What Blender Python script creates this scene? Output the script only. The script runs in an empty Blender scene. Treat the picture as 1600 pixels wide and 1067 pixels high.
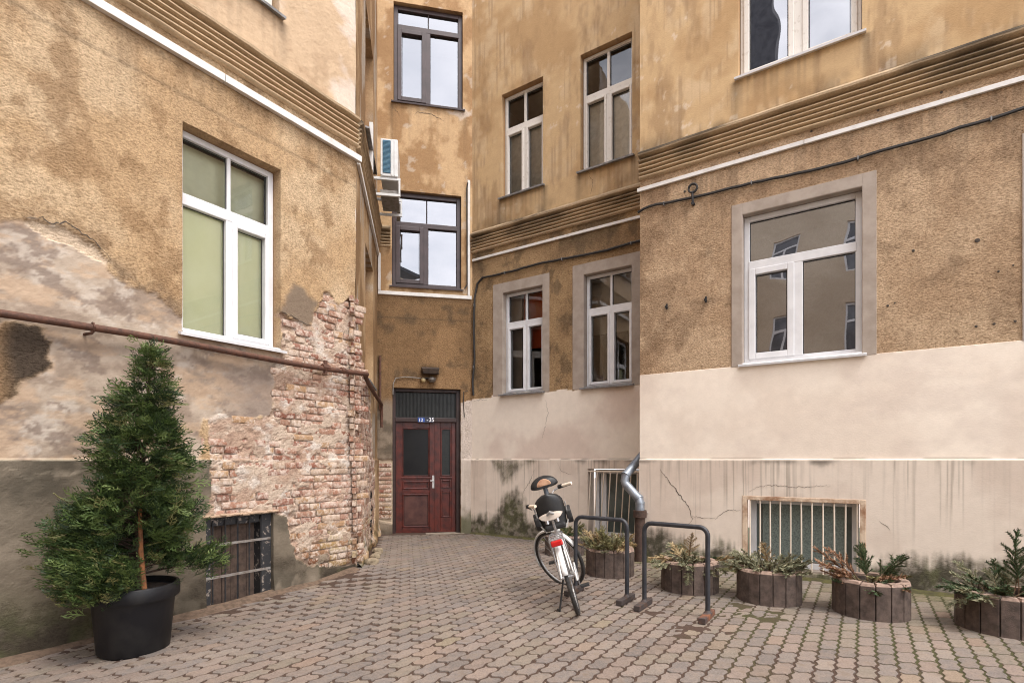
import bpy, bmesh, math, random
import numpy as np
from mathutils import Vector, Matrix

# ------------------------------------------------------------------ camera, sky, sun, exposure
SC = bpy.context.scene
COL = SC.collection
R_ = math.radians
EYE = 1.40
cam = bpy.data.cameras.new('camera')
cam.sensor_width = 36.0
cam.lens = 18.65
cam.shift_y = 0.1153
cam.clip_start = 0.05
cam.clip_end = 500
camo = bpy.data.objects.new('camera', cam)
COL.objects.link(camo)
camo.location = (0, 0, EYE)
camo.rotation_euler = (R_(90), 0, 0)
SC.camera = camo

SUN_EL, SUN_AZ = R_(62), R_(140)          # azimuth clockwise from +Y: behind the camera, to the right
w = bpy.data.worlds.new('World')
SC.world = w
w.use_nodes = True
nt = w.node_tree
nt.nodes.clear()
_o = nt.nodes.new('ShaderNodeOutputWorld')
_b = nt.nodes.new('ShaderNodeBackground')
_s = nt.nodes.new('ShaderNodeTexSky')
_s.sky_type = 'NISHITA'
_s.sun_disc = False
_s.sun_elevation = SUN_EL
_s.sun_rotation = SUN_AZ
_s.air_density = 1.0
_s.dust_density = 3.0
_hs = nt.nodes.new('ShaderNodeHueSaturation')
_hs.inputs['Saturation'].default_value = 0.45
_tc = nt.nodes.new('ShaderNodeTexCoord')
_mp = nt.nodes.new('ShaderNodeMapping')
_mp.inputs['Scale'].default_value = (1, 1, 2.2)
_n = nt.nodes.new('ShaderNodeTexNoise')
_n.inputs['Scale'].default_value = 4.5
_n.inputs['Detail'].default_value = 6
_n.inputs['Roughness'].default_value = 0.55
_r = nt.nodes.new('ShaderNodeValToRGB')
_r.color_ramp.elements[0].position = 0.30
_r.color_ramp.elements[1].position = 0.62
_mx = nt.nodes.new('ShaderNodeMix')
_mx.data_type = 'RGBA'
_mx.inputs['B'].default_value = (8.6, 8.5, 8.9, 1)
nt.links.new(_tc.outputs['Generated'], _mp.inputs['Vector'])
nt.links.new(_mp.outputs['Vector'], _n.inputs['Vector'])
nt.links.new(_n.outputs['Fac'], _r.inputs['Fac'])
nt.links.new(_s.outputs['Color'], _hs.inputs['Color'])
nt.links.new(_hs.outputs['Color'], _mx.inputs['A'])
nt.links.new(_r.outputs['Color'], _mx.inputs['Factor'])
nt.links.new(_mx.outputs['Result'], _b.inputs['Color'])
_b.inputs['Strength'].default_value = 0.145
nt.links.new(_b.outputs['Background'], _o.inputs['Surface'])

sl = bpy.data.lights.new('sun', 'SUN')
sl.energy = 1.0
sl.angle = R_(18)
sl.color = (1.0, 0.95, 0.88)
so = bpy.data.objects.new('sun', sl)
COL.objects.link(so)
so.location = (6, -8, 18)
_sd = Vector((math.sin(SUN_AZ) * math.cos(SUN_EL), math.cos(SUN_AZ) * math.cos(SUN_EL), math.sin(SUN_EL)))
so.rotation_euler = _sd.to_track_quat('Z', 'Y').to_euler()

SC.view_settings.view_transform = 'Standard'
SC.view_settings.look = 'None'
SC.view_settings.gamma = 1.0
SC.view_settings.use_curve_mapping = False
SC.view_settings.exposure = 1.34
SC.render.engine = 'CYCLES'
SC.cycles.use_denoising = True
SC.cycles.filter_width = 1.05
SC.cycles.max_bounces = 8
SC.cycles.transparent_max_bounces = 12

rng = np.random.default_rng(7)
random.seed(7)


# ------------------------------------------------------------------ numbers
def sr(r, g, b):
    f = lambda c: (c / 255 / 12.92) if c / 255 <= 0.04045 else ((c / 255 + 0.055) / 1.055) ** 2.4
    return np.array([f(r), f(g), f(b)])


def _hash(ix, iy, seed):
    h = (ix.astype(np.int64) * 374761393 + iy.astype(np.int64) * 668265263 + seed * 1442695041) & 0xFFFFFFFF
    h = ((h ^ (h >> 13)) * 1274126177) & 0xFFFFFFFF
    h = h ^ (h >> 16)
    return (h & 0xFFFFFF) / float(0xFFFFFF)


def vnoise(x, y, seed=0):
    x = np.asarray(x, float); y = np.asarray(y, float)
    ix = np.floor(x); iy = np.floor(y)
    fx = x - ix; fy = y - iy
    fx = fx * fx * (3 - 2 * fx); fy = fy * fy * (3 - 2 * fy)
    ix = ix.astype(np.int64); iy = iy.astype(np.int64)
    a = _hash(ix, iy, seed); b = _hash(ix + 1, iy, seed)
    c = _hash(ix, iy + 1, seed); d = _hash(ix + 1, iy + 1, seed)
    return (a * (1 - fx) + b * fx) * (1 - fy) + (c * (1 - fx) + d * fx) * fy


def fbm(x, y, octv=4, seed=0, gain=0.56):
    s = 0; a = 1; t = 0
    x = np.asarray(x, float); y = np.asarray(y, float)
    for i in range(octv):
        s = s + a * vnoise(x * 2 ** i + 13.7 * i, y * 2 ** i + 7.3 * i, seed + i * 17)
        t += a; a *= gain
    return s / t


def sst(a, b, x):
    t = np.clip((x - a) / (b - a), 0, 1)
    return t * t * (3 - 2 * t)


def mix(a, b, m):
    m = np.asarray(m)[..., None]
    return a * (1 - m) + b * m


def polysd(U, Z, poly):
    """signed distance to a polygon, positive inside"""
    P = np.array(poly, float)
    d2 = np.full(U.shape, 1e9); ins = np.zeros(U.shape, bool)
    n = len(P)
    for i in range(n):
        a = P[i]; b = P[(i + 1) % n]
        e = b - a
        wx = U - a[0]; wz = Z - a[1]
        t = np.clip((wx * e[0] + wz * e[1]) / (e @ e + 1e-12), 0, 1)
        d2 = np.minimum(d2, (wx - t * e[0]) ** 2 + (wz - t * e[1]) ** 2)
        c = ((a[1] <= Z) & (b[1] > Z)) | ((b[1] <= Z) & (a[1] > Z))
        xi = a[0] + (Z - a[1]) / (e[1] if abs(e[1]) > 1e-12 else 1e-12) * e[0]
        ins ^= c & (U < xi)
    d = np.sqrt(d2)
    return np.where(ins, d, -d)


GP = [(-3.76, 3.9, -.09), (-2.75, 5.0, -.065), (-2.2, 5.8, -.03), (-1.9, 6.65, .05), (-2.4, 9.6, .03), (-.8, 10, .01), (1.8, 7.44, 0),
      (5, 5.2, -.02), (0.5, 6, 0), (0, 4, 0), (2.5, 4, 0), (0, 0, 0), (4, 1, 0), (-3, 2, -.06), (-6, 0, -.09), (-.8, 5, 0), (-1.3, 4, -.03)]


def ground(x, y):
    s = 0; t = 0
    for a, b, c in GP:
        k = 1 / ((x - a) ** 2 + (y - b) ** 2 + .15) ** 1.5
        s = s + k * c; t = t + k
    return s / t


# ------------------------------------------------------------------ walls as frames: u along, z up, h out of the wall
class Wl:
    def __init__(s, o, d):
        s.o = np.array(o, float); s.d = np.array(d, float) / np.hypot(*d); s.n = np.array([s.d[1], -s.d[0]])

    def p(s, u, z, h=0.0):
        return (s.o[0] + u * s.d[0] + h * s.n[0], s.o[1] + u * s.d[1] + h * s.n[1], z)


A_ = R_(33.6)
dL = (math.sin(A_), math.cos(A_)); dR = (math.cos(A_), -math.sin(A_))
CL = (-1.957, 6.65); SD = (-2.471, 9.734); DRc = (-.754, 10.08); CB = (1.795, 7.44)
WL = Wl(CL, dL)
WS = Wl(CL, (SD[0] - CL[0], SD[1] - CL[1]))
WD = Wl(SD, (DRc[0] - SD[0], DRc[1] - SD[1]))
WR = Wl(DRc, dR)
WB = Wl(CB, dR)
RT = WR.p(3.584, 0)
WT = Wl(RT[:2], (-dL[0], -dL[1]))
WO = Wl((-6.64, -10.0), (-dR[0], -dR[1]))
TOP = 11.0


# ------------------------------------------------------------------ object helpers
def rootloc(p):
    while p.parent: p = p.parent
    return p.location


def tag(o, label=None, cat=None, group=None, kind=None):
    if label: o['label'] = label
    if cat: o['category'] = cat
    if group: o['group'] = group
    if kind: o['kind'] = kind
    return o


def thing(name, label, cat, loc=(0, 0, 0), group=None, rot=None):
    o = bpy.data.objects.new(name, None)
    o.empty_display_size = .1
    COL.objects.link(o)
    o.location = loc
    if rot: o.rotation_euler = rot
    return tag(o, label, cat, group)


def link(name, me, parent=None, loc=None):
    o = bpy.data.objects.new(name, me)
    COL.objects.link(o)
    if parent: o.parent = parent
    if loc is not None: o.location = loc
    return o


class MB:
    def __init__(s):
        s.v = []; s.f = []; s.c = []; s.col = None

    def setc(s, c): s.col = tuple(c) + ((1.0,) if len(c) == 3 else ())

    def add(s, vs, fs):
        n = len(s.v)
        s.v += [tuple(v) for v in vs]
        s.f += [tuple(i + n for i in f) for f in fs]
        if s.col is not None: s.c += [s.col] * len(vs)

    def hexa(s, p):   # p: 8 points, bottom 4 ccw then top 4
        s.add(p, [(3, 2, 1, 0), (4, 5, 6, 7), (0, 1, 5, 4), (1, 2, 6, 5), (2, 3, 7, 6), (3, 0, 4, 7)])

    def box(s, x0, x1, y0, y1, z0, z1):
        s.hexa([(x0, y0, z0), (x1, y0, z0), (x1, y1, z0), (x0, y1, z0), (x0, y0, z1), (x1, y0, z1), (x1, y1, z1), (x0, y1, z1)])

    def wbox(s, W, u0, u1, z0, z1, h0, h1):
        P = W.p
        s.hexa([P(u0, z0, h1), P(u1, z0, h1), P(u1, z0, h0), P(u0, z0, h0), P(u0, z1, h1), P(u1, z1, h1), P(u1, z1, h0), P(u0, z1, h0)])

    def obox(s, c, ax, sx, sy, sz):   # oriented box: ax = 3x3 rows
        c = Vector(c); X, Y, Z = [Vector(a) for a in ax]
        q = []
        for z in (-1, 1):
            for x, y in ((-1, -1), (1, -1), (1, 1), (-1, 1)):
                q.append(c + X * x * sx / 2 + Y * y * sy / 2 + Z * z * sz / 2)
        s.hexa(q)

    def tube(s, pts, r, n=8, cap=True):
        pts = [Vector(p) for p in pts]
        m = len(pts)
        rr = r if hasattr(r, '__len__') else [r] * m
        T = []
        for i in range(m):
            t = pts[min(i + 1, m - 1)] - pts[max(i - 1, 0)]
            T.append(t.normalized() if t.length > 1e-9 else Vector((0, 0, 1)))
        a = Vector((0, 0, 1)) if abs(T[0].z) < .9 else Vector((1, 0, 0))
        N = (a - T[0] * a.dot(T[0])).normalized()
        vs = []
        for i in range(m):
            N = (N - T[i] * N.dot(T[i]))
            N = N.normalized() if N.length > 1e-6 else T[i].orthogonal().normalized()
            B = T[i].cross(N)
            for k in range(n):
                an = 2 * math.pi * k / n
                vs.append(pts[i] + (N * math.cos(an) + B * math.sin(an)) * rr[i])
        fs = []
        for i in range(m - 1):
            for k in range(n):
                k2 = (k + 1) % n
                fs.append((i * n + k, i * n + k2, (i + 1) * n + k2, (i + 1) * n + k))
        if cap:
            fs.append(tuple(range(n - 1, -1, -1)))
            fs.append(tuple((m - 1) * n + k for k in range(n)))
        s.add(vs, fs)

    def lathe(s, prof, c=(0, 0, 0), n=24, closed=False):
        vs = []; m = len(prof)
        for r, z in prof:
            for k in range(n):
                a = 2 * math.pi * k / n
                vs.append((c[0] + r * math.cos(a), c[1] + r * math.sin(a), c[2] + z))
        fs = []
        for i in range(m - 1 if not closed else m):
            j = (i + 1) % m
            for k in range(n):
                k2 = (k + 1) % n
                fs.append((i * n + k, i * n + k2, j * n + k2, j * n + k))
        s.add(vs, fs)

    def torus(s, c, R, r, ax='y', n=36, m=8):
        vs = []
        for i in range(n):
            a = 2 * math.pi * i / n
            for k in range(m):
                b = 2 * math.pi * k / m
                q = R + r * math.cos(b); t = r * math.sin(b)
                vs.append((c[0] + q * math.cos(a), c[1] + t, c[2] + q * math.sin(a)))
        fs = [(i * m + k, i * m + (k + 1) % m, ((i + 1) % n) * m + (k + 1) % m, ((i + 1) % n) * m + k) for i in range(n) for k in range(m)]
        s.add(vs, fs)

    def prism(s, poly, fn, h0, h1):
        """poly in 2D, fn(a,b,h)->3D"""
        n = len(poly)
        vs = [fn(a, b, h0) for a, b in poly] + [fn(a, b, h1) for a, b in poly]
        fs = [tuple(range(n - 1, -1, -1)), tuple(range(n, 2 * n))] + [(i, (i + 1) % n, n + (i + 1) % n, n + i) for i in range(n)]
        s.add(vs, fs)

    def mesh(s, name, off=(0, 0, 0), mat=None, smooth=False):
        me = bpy.data.meshes.new(name)
        V = [(v[0] - off[0], v[1] - off[1], v[2] - off[2]) for v in s.v]
        me.from_pydata(V, [], s.f)
        if s.c:
            at = me.color_attributes.new('col', 'FLOAT_COLOR', 'POINT')
            at.data.foreach_set('color', np.array(s.c, np.float32).ravel())
        if mat: me.materials.append(mat)
        if len(s.f) > 1:
            bm = bmesh.new(); bm.from_mesh(me); bmesh.ops.recalc_face_normals(bm, faces=bm.faces); bm.to_mesh(me); bm.free()
        if smooth: me.polygons.foreach_set('use_smooth', [True] * len(me.polygons))
        me.update()
        return me

    def build(s, name, mat, parent=None, smooth=False, bev=0, local=False, sharp=35):
        if parent is not None:
            off = (0, 0, 0) if local else rootloc(parent)
            o = link(name, s.mesh(name, off, mat, smooth), parent)
        else:
            V = np.array(s.v)
            lo, hi = V.min(0), V.max(0)
            off = ((lo[0] + hi[0]) / 2, (lo[1] + hi[1]) / 2, lo[2])
            o = link(name, s.mesh(name, off, mat, smooth), None, off)
        if bev:
            md = o.modifiers.new('bevel', 'BEVEL'); md.width = bev; md.segments = 2; md.limit_method = 'ANGLE'; md.angle_limit = R_(40)
            md.harden_normals = False
        if smooth:
            try: o.data.set_sharp_from_angle(angle=R_(sharp))
            except Exception: pass
        return o


# ------------------------------------------------------------------ materials
MATS = {}


def newmat(name):
    m = bpy.data.materials.new(name); m.use_nodes = True
    t = m.node_tree
    b = t.nodes['Principled BSDF']
    MATS[name] = m
    return m, t, b


def nd(t, kind, **kw):
    n = t.nodes.new(kind)
    for k, v in kw.items():
        if k in n.inputs: n.inputs[k].default_value = v
        else: setattr(n, k, v)
    return n


def noise_node(t, scale, detail=4, rough=.55, vec=None):
    n = nd(t, 'ShaderNodeTexNoise', Scale=scale, Detail=detail, Roughness=rough)
    if vec: t.links.new(vec, n.inputs['Vector'])
    return n


def mixc(t, a, b, fac, blend='MIX'):
    n = t.nodes.new('ShaderNodeMix'); n.data_type = 'RGBA'; n.blend_type = blend
    for nm, x in (('A', a), ('B', b)):
        if hasattr(x, 'is_linked') or hasattr(x, 'links'): t.links.new(x, n.inputs[nm])
        else: n.inputs[nm].default_value = (*x, 1) if len(x) == 3 else x
    if hasattr(fac, 'links'): t.links.new(fac, n.inputs['Factor'])
    else: n.inputs['Factor'].default_value = fac
    return n.outputs['Result']


def ramp(t, src, p0, p1, c0=(0, 0, 0, 1), c1=(1, 1, 1, 1)):
    r = t.nodes.new('ShaderNodeValToRGB')
    r.color_ramp.elements[0].position = p0; r.color_ramp.elements[1].position = p1
    r.color_ramp.elements[0].color = c0; r.color_ramp.elements[1].color = c1
    t.links.new(src, r.inputs['Fac'])
    return r.outputs['Color']


def pm(name, c1, c2=None, scale=8, rough=.6, metal=0, bump=0, bscale=60, detail=5, p=(.4, .65), rvar=.12, spec=.5):
    """plain procedural material: two colours broken up by noise, some bump"""
    if name in MATS: return MATS[name]
    m, t, b = newmat(name)
    c1 = tuple(float(x) for x in c1); c2 = tuple(float(x) for x in (c2 if c2 is not None else np.array(c1) * .75))
    tc = t.nodes.new('ShaderNodeTexCoord')
    n = noise_node(t, scale, detail, .6, tc.outputs['Object'])
    f = ramp(t, n.outputs['Fac'], *p)
    t.links.new(mixc(t, c1, c2, f), b.inputs['Base Color'])
    mr = nd(t, 'ShaderNodeMapRange'); mr.inputs['To Min'].default_value = max(.05, rough - rvar); mr.inputs['To Max'].default_value = min(1, rough + rvar)
    t.links.new(n.outputs['Fac'], mr.inputs['Value']); t.links.new(mr.outputs['Result'], b.inputs['Roughness'])
    b.inputs['Metallic'].default_value = metal
    b.inputs['Specular IOR Level'].default_value = spec
    if bump:
        n2 = noise_node(t, bscale, 4, .6, tc.outputs['Object'])
        bp = nd(t, 'ShaderNodeBump', Strength=bump, Distance=.01)
        t.links.new(n2.outputs['Fac'], bp.inputs['Height']); t.links.new(bp.outputs['Normal'], b.inputs['Normal'])
    return m


def wall_mat(name='stucco'):
    """colour and coarseness come from the wall's own attribute 'col' (patches, stains); grain and pits from noise"""
    m, t, b = newmat(name)
    at = nd(t, 'ShaderNodeAttribute', attribute_name='col')
    tc = t.nodes.new('ShaderNodeTexCoord')
    mp = nd(t, 'ShaderNodeMapping'); mp.inputs['Scale'].default_value = (1, 1, 1.7)
    t.links.new(tc.outputs['Object'], mp.inputs['Vector'])
    g1 = noise_node(t, 42, 7, .70, mp.outputs['Vector'])
    g2 = noise_node(t, 9, 6, .6, tc.outputs['Object'])
    g3 = noise_node(t, 220, 2, .5, tc.outputs['Object'])
    pits = ramp(t, g1.outputs['Fac'], .34, .56, (.38, .33, .27, 1), (1.12, 1.12, 1.12, 1))
    pf = nd(t, 'ShaderNodeMath', operation='MULTIPLY'); pf.inputs[1].default_value = .85
    t.links.new(at.outputs['Alpha'], pf.inputs[0])
    c = mixc(t, at.outputs['Color'], pits, pf.outputs[0], 'MULTIPLY')
    big = ramp(t, g2.outputs['Fac'], .3, .72, (.80, .78, .76, 1), (1.12, 1.12, 1.12, 1))
    bf = nd(t, 'ShaderNodeMath', operation='MULTIPLY_ADD'); bf.inputs[1].default_value = .6; bf.inputs[2].default_value = .22
    t.links.new(at.outputs['Alpha'], bf.inputs[0])
    c = mixc(t, c, big, bf.outputs[0], 'MULTIPLY')
    t.links.new(c, b.inputs['Base Color'])
    b.inputs['Roughness'].default_value = .92
    b.inputs['Specular IOR Level'].default_value = .2
    ad = nd(t, 'ShaderNodeMath', operation='MULTIPLY_ADD'); ad.inputs[1].default_value = .35
    t.links.new(g3.outputs['Fac'], ad.inputs[0]); t.links.new(g1.outputs['Fac'], ad.inputs[2])
    st = nd(t, 'ShaderNodeMapRange'); st.inputs['To Min'].default_value = .07; st.inputs['To Max'].default_value = 1.0
    t.links.new(at.outputs['Alpha'], st.inputs['Value'])
    bp = nd(t, 'ShaderNodeBump', Distance=.026)
    t.links.new(st.outputs['Result'], bp.inputs['Strength'])
    t.links.new(ad.outputs[0], bp.inputs['Height']); t.links.new(bp.outputs['Normal'], b.inputs['Normal'])
    return m


def piece_mat(name, src, wash, wash_amt, grain=70, dirt=None):
    """bricks and pavers: own colour per piece (object colour or attribute), shared lime wash and grain"""
    m, t, b = newmat(name)
    if src == 'object':
        oi = t.nodes.new('ShaderNodeObjectInfo'); base = oi.outputs['Color']
    else:
        at = nd(t, 'ShaderNodeAttribute', attribute_name='col'); base = at.outputs['Color']
    ge = t.nodes.new('ShaderNodeNewGeometry')
    n1 = noise_node(t, 7, 6, .65, ge.outputs['Position'])
    n2 = noise_node(t, grain, 5, .65, ge.outputs['Position'])
    n3 = noise_node(t, 28, 5, .6, ge.outputs['Position'])
    g = ramp(t, n2.outputs['Fac'], .32, .68, (.62, .60, .58, 1), (1.22, 1.22, 1.22, 1))
    c = mixc(t, base, g, .8, 'MULTIPLY')
    s = nd(t, 'ShaderNodeMath', operation='MULTIPLY_ADD'); s.inputs[1].default_value = .6
    t.links.new(n3.outputs['Fac'], s.inputs[0]); t.links.new(n1.outputs['Fac'], s.inputs[2])
    wf = ramp(t, s.outputs[0], .72, .95)
    k = nd(t, 'ShaderNodeMath', operation='MULTIPLY'); k.inputs[1].default_value = wash_amt
    t.links.new(wf, k.inputs[0])
    c = mixc(t, c, wash, k.outputs[0])
    if dirt is not None:
        df = ramp(t, n1.outputs['Fac'], .56, .72)
        k2 = nd(t, 'ShaderNodeMath', operation='MULTIPLY'); k2.inputs[1].default_value = .55
        t.links.new(df, k2.inputs[0])
        c = mixc(t, c, dirt, k2.outputs[0])
    t.links.new(c, b.inputs['Base Color'])
    b.inputs['Roughness'].default_value = .88
    b.inputs['Specular IOR Level'].default_value = .25
    bp = nd(t, 'ShaderNodeBump', Strength=.7, Distance=.008)
    t.links.new(n2.outputs['Fac'], bp.inputs['Height']); t.links.new(bp.outputs['Normal'], b.inputs['Normal'])
    return m


def glass_mat(name, ior, tint=(1, 1, 1), wav=.02, ws=1.5):
    m = bpy.data.materials.new(name); m.use_nodes = True
    t = m.node_tree; t.nodes.clear()
    o = t.nodes.new('ShaderNodeOutputMaterial')
    fr = nd(t, 'ShaderNodeFresnel', IOR=ior)
    gl = nd(t, 'ShaderNodeBsdfGlossy', Roughness=.008); gl.inputs['Color'].default_value = (.95, .96, 1, 1)
    tr = nd(t, 'ShaderNodeBsdfTransparent'); tr.inputs['Color'].default_value = (*tint, 1)
    mx = t.nodes.new('ShaderNodeMixShader')
    ge = t.nodes.new('ShaderNodeNewGeometry')
    n = noise_node(t, ws, 1, .4, ge.outputs['Position'])
    bp = nd(t, 'ShaderNodeBump', Strength=wav, Distance=.1)
    t.links.new(n.outputs['Fac'], bp.inputs['Height']); t.links.new(bp.outputs['Normal'], gl.inputs['Normal'])
    t.links.new(fr.outputs[0], mx.inputs[0]); t.links.new(tr.outputs[0], mx.inputs[1]); t.links.new(gl.outputs[0], mx.inputs[2])
    t.links.new(mx.outputs[0], o.inputs['Surface'])
    MATS[name] = m
    return m


STUCCO = wall_mat()
GLASS = glass_mat('window_glass', 2.0, (.9, .91, .91))
GLASS_OLD = glass_mat('old_window_glass', 1.8, (.85, .87, .86), .04, 2)
GLASS_STAIR = glass_mat('stair_window_glass', 3.6, (.5, .5, .5), .015, 1.2)
GLASS_MIRROR = glass_mat('mirroring_glass', 3.3, (.7, .72, .72), .07, 1.3)
GLASS_BLIND = glass_mat('blind_window_glass', 1.75)
PVC = pm('white_plastic', (.74, .74, .75), (.66, .66, .67), 5, .35)
OLDWHITE = pm('weathered_white_paint', (.68, .64, .58), (.46, .40, .33), 18, .6, bump=.2, p=(.56, .78))
BROWNPVC = pm('brown_plastic', (.065, .042, .042), (.045, .03, .03), 6, .4)
ZINC = pm('zinc_sheet', (.30, .33, .37), (.20, .22, .25), 9, .45, .55)
SILLGREY = pm('grey_sill_sheet', (.30, .30, .31), (.18, .18, .18), 12, .55, .2)
RUST = pm('rusty_paint', sr(96, 62, 46), sr(70, 48, 38), 18, .75, bump=.4, bscale=90)
IRON = pm('black_iron', (.022, .022, .024), (.06, .05, .045), 30, .6, .2, bump=.3, bscale=120, p=(.5, .75))
CASTIRON = pm('rusty_cast_iron', sr(78, 58, 48), sr(58, 44, 38), 14, .85, bump=.5, bscale=70)
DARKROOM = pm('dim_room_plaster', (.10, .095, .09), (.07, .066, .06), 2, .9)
CABLE = pm('black_cable_sheath', (.018, .016, .015), (.035, .030, .027), 20, .7)
TRUNK = pm('white_cable_trunking', (.72, .70, .67), (.56, .53, .49), 7, .5, p=(.45, .8))
SURR = pm('grey_surround_render', sr(170, 157, 145), sr(154, 141, 129), 5, .9, bump=.25, bscale=90)


def ins_axis(lo, hi, step, marks, coarse=()):
    a = list(np.arange(lo, hi + 1e-6, step)) + list(coarse)
    mk = sorted(set(round(x, 4) for x in marks if min(list(a)) <= x <= max(list(a))))
    a = [x for x in a if all(abs(x - q) > step * .3 for q in mk)] + mk
    return np.array(sorted(a))


def wall_mesh(name, W, us, zs, hfun, cfun, holes, parent, reveal_col=None):
    U, Z = np.meshgrid(us, zs, indexing='ij')
    H = hfun(U, Z); C = cfun(U, Z)            # C: (...,4)
    nu, nz = U.shape
    X = W.o[0] + U * W.d[0] + H * W.n[0]; Y = W.o[1] + U * W.d[1] + H * W.n[1]
    V = np.stack([X, Y, Z], -1).reshape(-1, 3)
    Cc = C.reshape(-1, 4)
    uc = (us[:-1] + us[1:]) / 2; zc = (zs[:-1] + zs[1:]) / 2
    keep = np.ones((nu - 1, nz - 1), bool)
    for (u0, u1, z0, z1, dp) in holes:
        keep &= ~(((uc > u0) & (uc < u1))[:, None] & ((zc > z0) & (zc < z1))[None, :])
    I, J = np.nonzero(keep)
    q = I * nz + J
    F = np.stack([q, q + nz, q + nz + 1, q + 1], -1)
    ev = []; ec = []; ef = []
    n0 = len(V)
    for (u0, u1, z0, z1, dp) in holes:
        iu = [i for i, u in enumerate(us) if u0 - 1e-4 <= u <= u1 + 1e-4]
        jz = [j for j, z in enumerate(zs) if z0 - 1e-4 <= z <= z1 + 1e-4]
        if len(iu) < 2 or len(jz) < 2: continue
        loop = [(i, jz[0]) for i in iu] + [(iu[-1], j) for j in jz[1:]] + [(i, jz[-1]) for i in iu[::-1][1:]] + [(iu[0], j) for j in jz[::-1][1:-1]]
        st = n0 + len(ev)
        for (i, j) in loop:
            ev.append(W.p(us[i], zs[j], -dp))
            c = C[i, j].copy()
            if reveal_col is not None: c[:3] = np.array(reveal_col(us[i], zs[j])); c[3] = .35
            ec.append(c)
        m = len(loop)
        for k in range(m):
            a = loop[k]; b = loop[(k + 1) % m]
            ef.append((a[0] * nz + a[1], b[0] * nz + b[1], st + (k + 1) % m, st + k))
    if ev:
        V = np.vstack([V, np.array(ev)]); Cc = np.vstack([Cc, np.array(ec)])
        F = np.vstack([F, np.array(ef)])
    lum = Cc[:, :3] @ np.array([.3, .6, .1])
    Cc[:, :3] = lum[:, None] + (Cc[:, :3] - lum[:, None]) * DESAT
    off = np.array(rootloc(parent))
    me = bpy.data.meshes.new(name)
    me.from_pydata((V - off).tolist(), [], F.tolist())
    at = me.color_attributes.new('col', 'FLOAT_COLOR', 'POINT')
    at.data.foreach_set('color', Cc.astype(np.float32).ravel())
    me.materials.append(STUCCO)
    me.update()
    return link(name, me, parent)


def rgba(rgb, a):
    a = np.asarray(a, float)
    return np.concatenate([rgb, np.broadcast_to(a, rgb.shape[:-1])[..., None]], -1)


# shared plaster colours (what the plaster itself looks like; light comes from the sky)
K = 0.86
DESAT = .77
OCHRE = sr(210, 170, 116) * .94
OCHRE_LT = sr(224, 190, 142) * .94
OCHRE_DK = sr(170, 128, 76) * K
TAN = sr(196, 154, 110) * K
CREAM = sr(244, 228, 208) * .98
GRIME = sr(70, 60, 46) * K
MOSS = sr(82, 84, 42) * K



def drips(c, U, Z, sills, seed, k=.5):
    """rain-washed dirt below the ends and along the lip of each sill"""
    for (u0, u1, z) in sills:
        e = np.exp(-((U - u0) / .05) ** 2) + np.exp(-((U - u1) / .05) ** 2) + .45 * ((U > u0) & (U < u1)) * sst(.45, .75, vnoise(U * 30, Z * .4, seed))
        f = (Z < z) * np.exp(-(z - Z) / (.25 + .45 * vnoise(U * 11, 0 * Z, seed + 1)))
        c = mix(c, GRIME * 1.3, np.clip(k * e * f, 0, .8))
    return c



# ------------------------------------------------------------------ the three fronts of the house
left = thing('apartment_wing', 'left wing with ochre roughcast, patched bare plaster and exposed brick corner', 'building', (CL[0], CL[1], 0))
bay = thing('stairwell_bay', 'narrow ochre stairwell bay between the wings with dark red double door', 'building', (DRc[0] - .9, DRc[1] - .18, 0))
right = thing('apartment_wing', 'right wing with ochre upper storeys and smooth cream lower wall', 'building', (CB[0], CB[1], 0))

GZ0, GZ1 = 2.60, 4.52       # ground floor window openings
UZ0, UZ1 = 6.22, 8.12       # first floor
# (u0,u1,z0,z1,depth)
H_L = [(-2.03, -1.03, 2.60, 4.56, .15), (-2.03, -1.04, 6.24, 8.12, .15), (-1.83, -1.13, -.20, .83, .20)]
H_S = [(1.10, 2.30, 2.60, 4.56, .16), (1.10, 2.30, 6.25, 8.13, .16)]
H_D = [(.27, 1.53, -.06, 2.73, .16), (.26, 1.54, 4.62, 6.38, .10), (.29, 1.57, 8.02, 9.86, .10)]
H_R = [(.70, 1.55, 2.60, 4.44, .13), (2.33, 3.17, 2.60, 4.46, .13), (.68, 1.55, 6.18, 8.06, .13), (2.27, 3.17, 6.18, 8.12, .13), (2.42, 3.30, .12, 1.25, .22)]
H_B = [(1.335, 2.605, 2.61, 4.49, .13), (1.29, 2.60, 6.24, 8.12, .14), (1.36, 2.62, .06, .93, .20), (4.06, 5.3, 2.61, 4.49, .16), (4.0, 5.3, 6.24, 8.12, .14)]

BRICK_L = [(-1.02, 2.99), (-.86, 2.97), (-.70, 2.92), (-.64, 2.96), (-.60, 3.12), (-.52, 3.2), (-.44, 3.36), (-.35, 3.39), (-.26, 3.30), (-.12, 3.38), (0, 3.43), (.3, 3.43),
           (.3, .10), (-.3, .12), (-.62, .16), (-.85, .30), (-.93, .52), (-.95, .78), (-1.12, .84), (-1.84, .84), (-1.78, 1.0), (-1.80, 1.33), (-1.80, 1.80), (-1.66, 1.84), (-1.51, 1.80), (-1.3, 1.85),
           (-1.13, 1.87), (-1.09, 2.36), (-1.0, 2.62)]
BARE_L = [(-4.6, 3.1), (-3.6, 3.12), (-3.29, 3.16), (-3.18, 3.2), (-3.05, 3.25), (-2.91, 3.25), (-2.7, 3.13), (-2.6, 3.0), (-2.47, 2.93), (-2.27, 2.89), (-2.12, 2.78), (-2.02, 2.70), (-2.02, 2.58),
          (-.97, 2.58), (-1.05, 2.36), (-1.10, 1.87), (-1.5, 1.78), (-1.85, 1.80), (-1.85, 1.3), (-4.6, 1.3)]
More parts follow.
